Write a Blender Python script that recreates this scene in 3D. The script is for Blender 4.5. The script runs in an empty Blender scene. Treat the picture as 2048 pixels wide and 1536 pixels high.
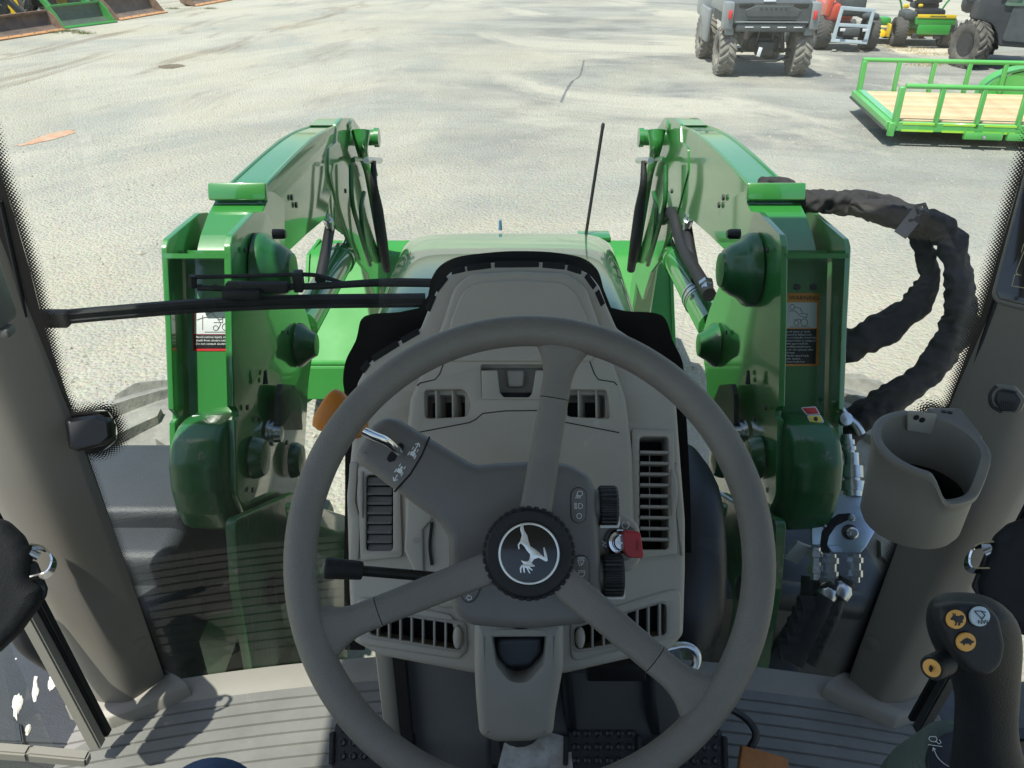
import bpy, bmesh, math, random
from mathutils import Vector, Matrix, noise
from mathutils.geometry import tessellate_polygon
random.seed(7)
R = math.radians
sc = bpy.context.scene
# ---------------------------------------------------------------- camera, sky, sun, exposure
PITCH = R(30.0); FPX = 1650.0; CAM = Vector((0, 0, 2.35))
cd = bpy.data.cameras.new('camera'); cam = bpy.data.objects.new('camera', cd); sc.collection.objects.link(cam)
cam.location = CAM; cam.rotation_euler = (R(90) - PITCH, 0, 0)
cd.sensor_width = 36; cd.lens = 36 * FPX / 2048; cd.clip_start = .02; cd.clip_end = 600
sc.camera = cam
SUN = Vector((-.27, -.27, .93)).normalized()
el = math.asin(SUN.z); az = math.atan2(SUN.x, SUN.y)
w = bpy.data.worlds.new('World'); sc.world = w; w.use_nodes = True
nt = w.node_tree; sky = nt.nodes.new('ShaderNodeTexSky'); sky.sky_type = 'NISHITA'; sky.sun_disc = False
sky.sun_elevation = el; sky.sun_rotation = az; sky.air_density = 1.2; sky.dust_density = 1.5
nt.links.new(sky.outputs[0], nt.nodes['Background'].inputs[0]); nt.nodes['Background'].inputs[1].default_value = .125
sd = bpy.data.lights.new('sun', 'SUN'); sd.energy = 4.4; sd.angle = R(.53); sd.color = (1, .965, .89)
so = bpy.data.objects.new('sun', sd); sc.collection.objects.link(so); so.rotation_euler = SUN.to_track_quat('Z', 'Y').to_euler()
vs = sc.view_settings; vs.view_transform = 'Standard'; vs.look = 'None'; vs.exposure = .62; vs.gamma = 1; vs.use_curve_mapping = False
sc.cycles.max_bounces = 8; sc.cycles.transparent_max_bounces = 16; sc.cycles.caustics_reflective = False; sc.cycles.caustics_refractive = False
sc.cycles.use_denoising = True

# ---------------------------------------------------------------- pixel rays: points of the place at real distances
FW = Vector((0, math.cos(PITCH), -math.sin(PITCH))); UP = Vector((0, math.sin(PITCH), math.cos(PITCH))); RT = Vector((1, 0, 0))
def ray(x, y): return RT * ((x - 1024) / FPX) + UP * ((768 - y) / FPX) + FW
def atD(x, y, d): return CAM + ray(x, y) * d
def onX(x, y, X): r = ray(x, y); return CAM + r * (X / r.x)
def onY(x, y, Y): r = ray(x, y); return CAM + r * (Y / r.y)
def onZ(x, y, Z): r = ray(x, y); return CAM + r * ((Z - CAM.z) / r.z)
GB = .16; GY = 1.165
def onG(x, y, off=0):            # on the bowed windscreen
    r = ray(x, y); t = 1.15 / r.y
    for _ in range(8):
        X = t * r.x; t = (GY + off - GB * X * X) / r.y
    return CAM + r * t
class PL:                        # a plane with its own 2D frame; n looks towards the viewer's side
    def __init__(s, o, n, xd=(1, 0, 0)):
        s.o = Vector(o); s.n = Vector(n).normalized(); xd = Vector(xd); s.u = (xd - s.n * xd.dot(s.n)).normalized(); s.v = s.n.cross(s.u)
    def px(s, x, y):
        r = ray(x, y); t = (s.o - CAM).dot(s.n) / r.dot(s.n); p = CAM + r * t - s.o; return (p.dot(s.u), p.dot(s.v))
    def w(s, u, v, h=0): return s.o + s.u * u + s.v * v + s.n * h
    def at(s, x, y, h=0): u, v = s.px(x, y); return s.w(u, v, h)
    def up(s, h): return PL(s.o + s.n * h, s.n, s.u)

# ---------------------------------------------------------------- materials
MATS = {}
def mat(name, col, rough=.5, metal=0, bump=0, bscale=300, var=0, vscale=8, coat=0, coatr=.05, coatior=1.5, spec=.5, col2=None, emit=0, dist=.002, dirt=None):
    if name in MATS: return MATS[name]
    m = bpy.data.materials.new(name); m.use_nodes = True; n = m.node_tree; b = n.nodes['Principled BSDF']; L = n.links.new
    b.inputs['Base Color'].default_value = (*col, 1); b.inputs['Roughness'].default_value = rough; b.inputs['Metallic'].default_value = metal
    b.inputs['Coat Weight'].default_value = coat; b.inputs['Coat Roughness'].default_value = coatr; b.inputs['Coat IOR'].default_value = coatior; b.inputs['Specular IOR Level'].default_value = spec
    tc = n.nodes.new('ShaderNodeTexCoord')
    if var or col2:
        t = n.nodes.new('ShaderNodeTexNoise'); t.inputs['Scale'].default_value = vscale; t.inputs['Detail'].default_value = 7; t.inputs['Roughness'].default_value = .65
        L(tc.outputs['Object'], t.inputs['Vector'])
        mx = n.nodes.new('ShaderNodeMix'); mx.data_type = 'RGBA'
        rp = n.nodes.new('ShaderNodeMapRange'); rp.inputs[1].default_value = .35; rp.inputs[2].default_value = .68
        L(t.outputs['Fac'], rp.inputs[0]); L(rp.outputs[0], mx.inputs[0])
        c2 = col2 or tuple(c * (1 - var) for c in col)
        mx.inputs[6].default_value = (*col, 1); mx.inputs[7].default_value = (*c2, 1)
        out = mx.outputs[2]
        if dirt:
            t3 = n.nodes.new('ShaderNodeTexNoise'); t3.inputs['Scale'].default_value = vscale * 3.1; t3.inputs['Detail'].default_value = 9; t3.inputs['Roughness'].default_value = .75
            L(tc.outputs['Object'], t3.inputs['Vector'])
            r3 = n.nodes.new('ShaderNodeMapRange'); r3.inputs[1].default_value = dirt[1]; r3.inputs[2].default_value = dirt[1] + .08
            L(t3.outputs['Fac'], r3.inputs[0]); m3 = n.nodes.new('ShaderNodeMix'); m3.data_type = 'RGBA'
            L(r3.outputs[0], m3.inputs[0]); L(out, m3.inputs[6]); m3.inputs[7].default_value = (*dirt[0], 1); out = m3.outputs[2]
        L(out, b.inputs['Base Color'])
        rr = n.nodes.new('ShaderNodeMapRange'); rr.inputs[3].default_value = rough * .85; rr.inputs[4].default_value = min(1, rough * 1.25); L(t.outputs['Fac'], rr.inputs[0]); L(rr.outputs[0], b.inputs['Roughness'])
    if bump:
        t2 = n.nodes.new('ShaderNodeTexNoise'); t2.inputs['Scale'].default_value = bscale; t2.inputs['Detail'].default_value = 3
        L(tc.outputs['Object'], t2.inputs['Vector'])
        bp = n.nodes.new('ShaderNodeBump'); bp.inputs['Strength'].default_value = bump; bp.inputs['Distance'].default_value = dist
        L(t2.outputs['Fac'], bp.inputs['Height']); L(bp.outputs[0], b.inputs['Normal'])
    if emit: b.inputs['Emission Color'].default_value = (*col, 1); b.inputs['Emission Strength'].default_value = emit
    MATS[name] = m; return m
BEIGE = mat('beige_plastic', (.40, .37, .31), .48, bump=.35, bscale=900, var=.10, vscale=5, dist=.0006, dirt=((.47, .445, .385), .64))
BEIGED = mat('beige_plastic_trim', (.31, .29, .25), .5, bump=.35, bscale=900, var=.08, vscale=6, dist=.0006)
PILLAR = mat('pillar_plastic', (.20, .19, .162), .5, bump=.3, bscale=700, var=.08, vscale=4, dist=.0006)
GREYP = mat('pod_plastic', (.165, .158, .147), .42, bump=.4, bscale=1100, var=.12, vscale=9, dist=.0006, dirt=((.20, .195, .18), .64))
WHEELM = mat('wheel_leather', (.175, .165, .147), .42, bump=.7, bscale=750, var=.2, vscale=9, dist=.001)
BLACK = mat('black_plastic', (.012, .013, .015), .4, bump=.3, bscale=700, var=.2, vscale=10, dist=.0006)
BLACKR = mat('black_rubber', (.011, .012, .014), .62, bump=.3, bscale=400, var=.25, vscale=14)
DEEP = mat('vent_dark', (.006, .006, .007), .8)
GREEN = mat('green_paint', (.028, .205, .034), .34, var=.12, vscale=3, coat=1, coatr=.06, coatior=1.7, bump=.2, bscale=45, dist=.0012, dirt=((.13, .17, .09), .70))
GREENW = mat('green_paint_worn', (.016, .12, .03), .36, var=.2, vscale=5, coat=.4, coatr=.15, bump=.6, bscale=26, dist=.004, dirt=((.20, .17, .15), .60))
GREENK = mat('green_bucket_paint', (.03, .25, .035), .55, var=.15, vscale=3, bump=.3, bscale=30)
GREENL = mat('green_hood_paint', (.05, .22, .06), .3, var=.06, vscale=2, coat=.9, coatr=.03)
GREENT = mat('green_trailer_paint', (.09, .40, .085), .4, var=.1, vscale=2, coat=.4, coatr=.1)
YELLOW = mat('yellow_paint', (.75, .52, .02), .35, coat=.4, var=.1)
STEEL = mat('zinc_steel', (.62, .65, .68), .28, metal=1, var=.2, vscale=30, bump=.2, bscale=120)
CHROME = mat('chrome', (.8, .8, .8), .12, metal=1)
DSTEEL = mat('dark_steel', (.07, .072, .075), .45, metal=.5, var=.3, vscale=20, bump=.3, bscale=80)
BLUEZ = mat('blue_zinc_plate', (.5, .68, .8), .3, metal=.85, var=.2, vscale=25, col2=(.55, .62, .9))
ORANGE = mat('orange_plastic', (.62, .22, .03), .42, bump=.2, bscale=300, var=.1)
ORANGEB = mat('orange_button', (.78, .40, .09), .5, var=.05)
BLUEB = mat('pale_blue_button', (.5, .6, .68), .5, var=.05)
WHITE = mat('white_print', (.78, .8, .8), .5)
WHITED = mat('white_decal', (.7, .72, .74), .45, var=.06)
RED = mat('red_print', (.55, .03, .03), .4, var=.1)
REDK = mat('red_key_plastic', (.42, .025, .03), .42, var=.12, vscale=60, bump=.2)
DECALO = mat('orange_decal', (.75, .3, .05), .45)
DECALY = mat('yellow_decal', (.75, .6, .08), .45)
SCREEN = mat('screen_glass', (.008, .009, .012), .12, coat=.5)
GOLD = mat('gold_print', (.5, .42, .25), .5)
DENIM = mat('denim', (.045, .09, .2), .85, bump=.8, bscale=500, var=.35, vscale=40, dist=.001)
CANVAS = mat('black_canvas', (.018, .018, .020), .85, bump=.7, bscale=450, var=.35, vscale=9, col2=(.038, .035, .034), dist=.0015)
TYRE = mat('dusty_tyre', (.14, .14, .13), .8, bump=.7, bscale=60, var=.45, vscale=9, col2=(.29, .285, .25), dist=.004, dirt=((.34, .32, .26), .60))
TYRED = mat('tyre_rubber', (.05, .05, .05), .75, bump=.4, bscale=40, var=.3, vscale=8, col2=(.16, .145, .12))
SUNP = mat('black_fender_plastic', (.042, .048, .056), .5, bump=.5, bscale=260, var=.25, vscale=5, dirt=((.16, .16, .155), .68))
POOP = mat('bird_dropping', (.75, .75, .72), .8, bump=.6, bscale=150, dist=.003, col2=(.5, .45, .36), vscale=60)
RUST = mat('rusty_steel', (.17, .115, .085), .7, col2=(.075, .065, .06), vscale=4, bump=.4, bscale=30)
RUSTE = mat('worn_cutting_edge', (.52, .27, .11), .6, col2=(.35, .17, .08), vscale=6, bump=.4, bscale=30)
WOOD = mat('pine_boards', (.62, .45, .26), .75, col2=(.48, .33, .18), vscale=5, bump=.3, bscale=30)
CARG = mat('grey_vehicle_paint', (.22, .24, .25), .4, coat=.4, var=.12)
CARD = mat('dark_vehicle_plastic', (.075, .085, .09), .5, var=.3, vscale=6)
FRAMEG = mat('grey_frame_paint', (.36, .43, .47), .45, var=.15)
REDP = mat('red_machine_paint', (.6, .08, .04), .4, coat=.4, var=.15)
TAIL = mat('tail_light', (.65, .02, .02), .2, coat=1)
SEATM = mat('seat_vinyl', (.02, .022, .025), .5)
SKYG = mat('tinted_window', (.10, .17, .13), .15, coat=1)
def glassmat(name, tint, refl):
    m = bpy.data.materials.new(name); m.use_nodes = True; n = m.node_tree; L = n.links.new
    for x in list(n.nodes):
        if x.type != 'OUTPUT_MATERIAL': n.nodes.remove(x)
    o = n.nodes['Material Output']; t = n.nodes.new('ShaderNodeBsdfTransparent'); t.inputs[0].default_value = (*tint, 1)
    g = n.nodes.new('ShaderNodeBsdfGlossy'); g.inputs['Roughness'].default_value = .015
    fr = n.nodes.new('ShaderNodeFresnel'); ge = n.nodes.new('ShaderNodeNewGeometry'); mi = n.nodes.new('ShaderNodeMapRange'); mi.inputs[3].default_value = refl; mi.inputs[4].default_value = 1 / refl; L(ge.outputs['Backfacing'], mi.inputs[0]); L(mi.outputs[0], fr.inputs[0])
    # dust film and faint streaks on the glass
    tc = n.nodes.new('ShaderNodeTexCoord'); nz = n.nodes.new('ShaderNodeTexNoise'); nz.inputs['Scale'].default_value = 9; nz.inputs['Detail'].default_value = 8; nz.inputs['Roughness'].default_value = .7
    L(tc.outputs['Object'], nz.inputs['Vector'])
    mr = n.nodes.new('ShaderNodeMapRange'); mr.inputs[1].default_value = .4; mr.inputs[2].default_value = .8; mr.inputs[3].default_value = .004; mr.inputs[4].default_value = .022; L(nz.outputs['Fac'], mr.inputs[0])
    d = n.nodes.new('ShaderNodeBsdfDiffuse'); d.inputs[0].default_value = (.6, .6, .55, 1)
    m1 = n.nodes.new('ShaderNodeMixShader'); L(mr.outputs[0], m1.inputs[0]); L(t.outputs[0], m1.inputs[1]); L(d.outputs[0], m1.inputs[2])
    m2 = n.nodes.new('ShaderNodeMixShader'); L(fr.outputs[0], m2.inputs[0]); L(m1.outputs[0], m2.inputs[1]); L(g.outputs[0], m2.inputs[2]); L(m2.outputs[0], o.inputs[0])
    MATS[name] = m; return m
GLASS = glassmat('clear_glass', (.92, .955, .92), 1.6)
def fritmat():
    m = bpy.data.materials.new('black_ceramic_dots'); m.use_nodes = True; n = m.node_tree; L = n.links.new; b = n.nodes['Principled BSDF']
    b.inputs['Base Color'].default_value = (.006, .006, .007, 1); b.inputs['Roughness'].default_value = .35
    uv = n.nodes.new('ShaderNodeUVMap'); uv.uv_map = 'dots'; s = n.nodes.new('ShaderNodeSeparateXYZ'); L(uv.outputs[0], s.inputs[0])
    def M(op, a, bb=None, c=None):
        x = n.nodes.new('ShaderNodeMath'); x.operation = op
        for i, q in enumerate((a, bb, c)):
            if q is None: continue
            if isinstance(q, (int, float)): x.inputs[i].default_value = q
            else: L(q, x.inputs[i])
        return x.outputs[0]
    W = .020; k = 2 * math.pi / .0049
    a = M('SINE', M('MULTIPLY', s.outputs[0], k)); c = M('SINE', M('MULTIPLY', s.outputs[1], k * W))
    h = M('MULTIPLY', a, c); th = M('MULTIPLY_ADD', s.outputs[1], 2.0, -1.0)
    al = M('MINIMUM', M('MAXIMUM', M('MULTIPLY_ADD', M('SUBTRACT', h, th), 5.0, .5), 0.0), 1.0)
    L(al, b.inputs['Alpha']); return m
FRIT = mat('black_ceramic', (.006, .006, .007), .35)
FRITD = fritmat()

# ---------------------------------------------------------------- mesh tools
COL = sc.collection
def empty(name, loc, label, cat, group=None, kind=None):
    o = bpy.data.objects.new(name, None); COL.objects.link(o); o.location = loc; o.empty_display_size = .05
    return tag(o, label, cat, group, kind)
def tag(o, label=None, cat=None, group=None, kind=None):
    if label: o['label'] = label
    if cat: o['category'] = cat
    if group: o['group'] = group
    if kind: o['kind'] = kind
    return o
def wloc(o):
    l = Vector(o.location)
    while o.parent: o = o.parent; l += o.location
    return l
def link(name, me, m, parent=None, label=None):
    if m and not me.materials: me.materials.append(m)
    if len(me.vertices):
        lo = [min(v.co[i] for v in me.vertices) for i in range(3)]; hi = [max(v.co[i] for v in me.vertices) for i in range(3)]
        c = Vector([(a + b) / 2 for a, b in zip(lo, hi)]); me.transform(Matrix.Translation(-c))
    else: c = Vector()
    o = bpy.data.objects.new(name, me); COL.objects.link(o)
    if parent: o.parent = parent; o.location = c - wloc(parent)
    else: o.location = c
    if label: o['label'] = label
    return o
def catmull(pts, k=6):
    pts = [Vector(p) for p in pts]
    if len(pts) < 3: return pts
    P = [pts[0] * 2 - pts[1]] + pts + [pts[-1] * 2 - pts[-2]]; out = []
    for i in range(1, len(P) - 2):
        a, b, c, d = P[i - 1:i + 3]
        for j in range(k):
            t = j / k; out.append(.5 * ((2 * b) + (c - a) * t + (2 * a - 5 * b + 4 * c - d) * t * t + (3 * b - a - 3 * c + d) * t ** 3))
    out.append(pts[-1]); return out
class MB:
    def __init__(s): s.v = []; s.f = []
    def add(s, vs, fs):
        k = len(s.v); s.v += [tuple(v) for v in vs]; s.f += [tuple(i + k for i in f) for f in fs]; return s
    def bm(s, bm):
        bm.verts.ensure_lookup_table(); bm.verts.index_update(); s.add([v.co.copy() for v in bm.verts], [[v.index for v in f.verts] for f in bm.faces]); bm.free(); return s
    def box(s, c, size, rot=None, bev=0, seg=2):
        bm = bmesh.new(); bmesh.ops.create_cube(bm, size=1)
        for v in bm.verts: v.co = Vector((v.co.x * size[0], v.co.y * size[1], v.co.z * size[2]))
        if bev: bmesh.ops.bevel(bm, geom=list(bm.edges), offset=min(bev, min(size) * .49), segments=seg, affect='EDGES', profile=.5)
        M = Matrix.Translation(Vector(c)) @ (rot.to_4x4() if rot is not None else Matrix()); bmesh.ops.transform(bm, matrix=M, verts=bm.verts)
        return s.bm(bm)
    def bar(s, a, b, wd, th=None, up=(0, 0, 1), bev=0):
        a, b = Vector(a), Vector(b); d = (b - a); L = d.length; d.normalize(); up = Vector(up)
        if abs(d.dot(up)) > .98: up = Vector((0, 1, 0))
        x = d.cross(up).normalized(); z = x.cross(d)
        return s.box((a + b) / 2, (wd, L, th or wd), Matrix((x, d, z)).transposed(), bev, 1)
    def tube(s, pts, r, n=10, cap=True, close=False, sx=None):
        pts = [Vector(p) for p in pts]; N = len(pts); rr = r if isinstance(r, (list, tuple)) else [r] * N
        if len(rr) != N: rr = [rr[min(len(rr) - 1, int(i * (len(rr) - 1) / (N - 1) + .5))] if False else (lambda q: rr[int(q)] * (1 - q % 1) + rr[min(len(rr) - 1, int(q) + 1)] * (q % 1))(i * (len(rr) - 1) / (N - 1)) for i in range(N)]
        t0 = (pts[1] - pts[0]).normalized(); nrm = t0.orthogonal().normalized(); vs = []
        for i, p in enumerate(pts):
            if close: t = (pts[(i + 1) % N] - pts[i - 1]).normalized()
            else: t = (pts[min(i + 1, N - 1)] - pts[max(i - 1, 0)]).normalized()
            nrm = (nrm - t * nrm.dot(t)).normalized(); b = t.cross(nrm)
            for j in range(n):
                a = 2 * math.pi * j / n; vs.append(p + (nrm * math.cos(a) + b * math.sin(a)) * rr[i])
        fs = []
        for i in range(N if close else N - 1):
            i2 = (i + 1) % N
            for j in range(n): fs.append((i * n + j, i * n + (j + 1) % n, i2 * n + (j + 1) % n, i2 * n + j))
        if cap and not close: fs.append(tuple(range(n))[::-1]); fs.append(tuple((N - 1) * n + j for j in range(n)))
        return s.add(vs, fs)
    def lathe(s, prof, o, ax, n=32, closed=False):
        o = Vector(o); ax = Vector(ax).normalized(); u = ax.orthogonal().normalized(); v = ax.cross(u); vs = []; k = len(prof)
        for r, h in prof:
            for j in range(n): a = 2 * math.pi * j / n; vs.append(o + ax * h + (u * math.cos(a) + v * math.sin(a)) * max(r, 1e-5))
        fs = [(i * n + j, i * n + (j + 1) % n, (i + 1) * n + (j + 1) % n, (i + 1) * n + j) for i in range(k - 1) for j in range(n)]
        if closed: fs += [((k - 1) * n + j, (k - 1) * n + (j + 1) % n, (j + 1) % n, j) for j in range(n)]
        else: fs.append(tuple(range(n))[::-1]); fs.append(tuple((k - 1) * n + j for j in range(n)))
        return s.add(vs, fs)
    def loft(s, rings, cap=True):
        n = len(rings[0]); vs = [p for r in rings for p in r]
        fs = [(i * n + j, i * n + (j + 1) % n, (i + 1) * n + (j + 1) % n, (i + 1) * n + j) for i in range(len(rings) - 1) for j in range(n)]
        if cap: fs.append(tuple(range(n))[::-1]); fs.append(tuple((len(rings) - 1) * n + j for j in range(n)))
        return s.add(vs, fs)
    def ribbon(s, pts, wd, th, up):
        pts = [Vector(p) for p in pts]; up = Vector(up).normalized(); rg = []
        for i, p in enumerate(pts):
            t = (pts[min(i + 1, len(pts) - 1)] - pts[max(i - 1, 0)]).normalized(); z = (up - t * up.dot(t)).normalized(); x = t.cross(z)
            rg.append([p + x * th / 2 + z * wd / 2, p - x * th / 2 + z * wd / 2, p - x * th / 2 - z * wd / 2, p + x * th / 2 - z * wd / 2])
        return s.loft(rg)
    def build(s, name, m, parent=None, label=None, smooth=40, bev=0, sub=0):
        me = bpy.data.meshes.new(name); me.from_pydata(s.v, [], s.f)
        bm = bmesh.new(); bm.from_mesh(me); bmesh.ops.remove_doubles(bm, verts=bm.verts, dist=1e-6); bmesh.ops.recalc_face_normals(bm, faces=bm.faces)
        if bev:
            es = [e for e in bm.edges if len(e.link_faces) == 2 and e.calc_face_angle(0) > .5]
            bmesh.ops.bevel(bm, geom=es, offset=bev, segments=2, affect='EDGES', clamp_overlap=True)
        bm.to_mesh(me); bm.free()
        if smooth:
            me.polygons.foreach_set('use_smooth', [True] * len(me.polygons)); me.set_sharp_from_angle(angle=R(smooth))
        o = link(name, me, m, parent, label)
        if sub: md = o.modifiers.new('s', 'SUBSURF'); md.levels = sub; md.render_levels = sub
        return o
def roundpoly(pts, r, n=5):
    out = []; N = len(pts)
    for i in range(N):
        p = Vector(pts[i][:2]); rr = pts[i][2] if len(pts[i]) > 2 else r
        a = Vector(pts[i - 1][:2]) - p; b = Vector(pts[(i + 1) % N][:2]) - p
        la, lb = a.length, b.length
        if la < 1e-6 or lb < 1e-6 or rr <= 0: out.append(p); continue
        ang = a.angle(b, math.pi)
        if ang > 3.05: out.append(p); continue
        d = min(rr / math.tan(ang / 2), la * .48, lb * .48); A = p + a / la * d; B = p + b / lb * d
        for k in range(n + 1): t = k / n; out.append(A * (1 - t) ** 2 + p * 2 * t * (1 - t) + B * t * t)
    return out
def plate(name, pl, outline, m, parent=None, thick=.004, lift=0, bev=.001, r=.003, holes=(), hr=.003, px=True, label=None, smooth=35, rn=5, hbev=None):
    """a solid plate: outline (pixels of the photo dropped onto plane pl, or plane metres), bevelled front and back, real thickness"""
    bev = min(bev, thick * .45)
    if hbev is None: hbev = min(bev, .0016)
    def loopof(pts, rad, hole):
        q = [((*pl.px(p[0], p[1]), *p[2:]) if px else p) for p in pts]; q = roundpoly(q, rad, rn); o_ = []
        for p in q:
            if not o_ or (p - o_[-1]).length > 2e-5: o_.append(p)
        if (o_[0] - o_[-1]).length < 2e-5: o_.pop()
        ar = sum(o_[i - 1][0] * o_[i][1] - o_[i][0] * o_[i - 1][1] for i in range(len(o_)))
        if (ar < 0) != hole: o_ = o_[::-1]
        return o_
    def inset(q, d):
        N = len(q); out = []
        for i in range(N):
            e0 = (q[i] - q[i - 1]).normalized(); e1 = (q[(i + 1) % N] - q[i]).normalized(); n0 = Vector((-e0.y, e0.x)); n1 = Vector((-e1.y, e1.x)); m = n0 + n1
            m = m / max(m.length_squared / 2, .6); out.append(q[i] + m * d)
        return out
    loops = [(loopof(outline, r, False), bev)] + [(loopof(h, hr, True), hbev) for h in holes]
    vs = []; fs = []; front = []; back = []; T0 = lift; T1 = lift - thick
    for q, bv in loops:
        N = len(q); lv = []
        K = 4 if bv > .002 else 2
        lv.append((q, T1))
        for k in range(K + 1):
            a = math.pi / 2 * k / K; lv.append((inset(q, bv * (1 - math.cos(a))) if k else q, T0 - bv + bv * math.sin(a)))
        base = len(vs)
        for qq, h in lv: vs += [pl.w(p[0], p[1], h) for p in qq]
        M = len(lv)
        for a in range(M - 1): fs += [(base + a * N + j, base + a * N + (j + 1) % N, base + (a + 1) * N + (j + 1) % N, base + (a + 1) * N + j) for j in range(N)]
        front.append((lv[-1][0], base + (M - 1) * N)); back.append((q, base))
    for grp, rev in ((front, False), (back, True)):
        idx = [b_ + k for q, b_ in grp for k in range(len(q))]
        for t in tessellate_polygon([[Vector((p[0], p[1], 0)) for p in q] for q, _ in grp]): fs.append(tuple(idx[k] for k in t))
    me = bpy.data.meshes.new(name); me.from_pydata(vs, [], [f for f in fs if len(set(f)) > 2])
    bm = bmesh.new(); bm.from_mesh(me); bmesh.ops.remove_doubles(bm, verts=bm.verts, dist=1e-6); bmesh.ops.recalc_face_normals(bm, faces=bm.faces); bm.to_mesh(me); bm.free()
    me.polygons.foreach_set('use_smooth', [True] * len(me.polygons)); me.set_sharp_from_angle(angle=R(smooth))
    return link(name, me, m, parent, label)
def rrect(x0, y0, x1, y1): return [(x0, y0), (x1, y0), (x1, y1), (x0, y1)]
def text(name, s, pl, x, y, hpx, m, parent, rot=0, lift=.0006, align='LEFT'):
    cu = bpy.data.curves.new('t', 'FONT'); cu.body = s; cu.align_x = align; cu.extrude = .0001; cu.resolution_u = 1
    a = pl.px(x, y); b = pl.px(x, y + hpx); size = (Vector(a) - Vector(b)).length
    cu.size = size * 1.35; o = bpy.data.objects.new('t', cu); me = bpy.data.meshes.new_from_object(o); bpy.data.objects.remove(o)
    while me.materials: me.materials.pop()
    if not len(me.vertices): return
    M = Matrix((pl.u, pl.v, pl.n)).transposed().to_4x4(); M.translation = pl.w(a[0], a[1], lift)
    me.transform(M @ Matrix.Rotation(rot, 4, 'Z')); return link(name, me, m, parent)
def ink(name, pl, strokes, m, parent, wpx=2.0, lift=.0008):
    """printed line symbols: strokes are pixel polylines, laid as hair-thin ribbons on the plane"""
    b = MB(); wd = wpx * (Vector(pl.px(*strokes[0][0])) - Vector(pl.px(strokes[0][0][0] + 1, strokes[0][0][1]))).length
    for st in strokes:
        P = [pl.at(x, y, lift) for x, y in st]
        for a, c in zip(P, P[1:]):
            if (a - c).length > 1e-6: b.bar(a, c, wd, .0003, up=pl.n)
    return b.build(name, m, parent, smooth=0)
def circ(cx, cy, r, n=14, a0=0, a1=360): return [(cx + r * math.cos(R(a0 + (a1 - a0) * i / n)), cy + r * math.sin(R(a0 + (a1 - a0) * i / n))) for i in range(n + 1)]
def copy_thing(o, loc, rz=0, label=None):
    c = o.copy(); COL.objects.link(c); c.location = loc; c.rotation_euler = (0, 0, rz)
    if label: c['label'] = label
    for ch in list(o.children):
        d = ch.copy(); COL.objects.link(d); d.parent = c
        for g in list(ch.children): e = g.copy(); COL.objects.link(e); e.parent = d
    return c

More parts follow.
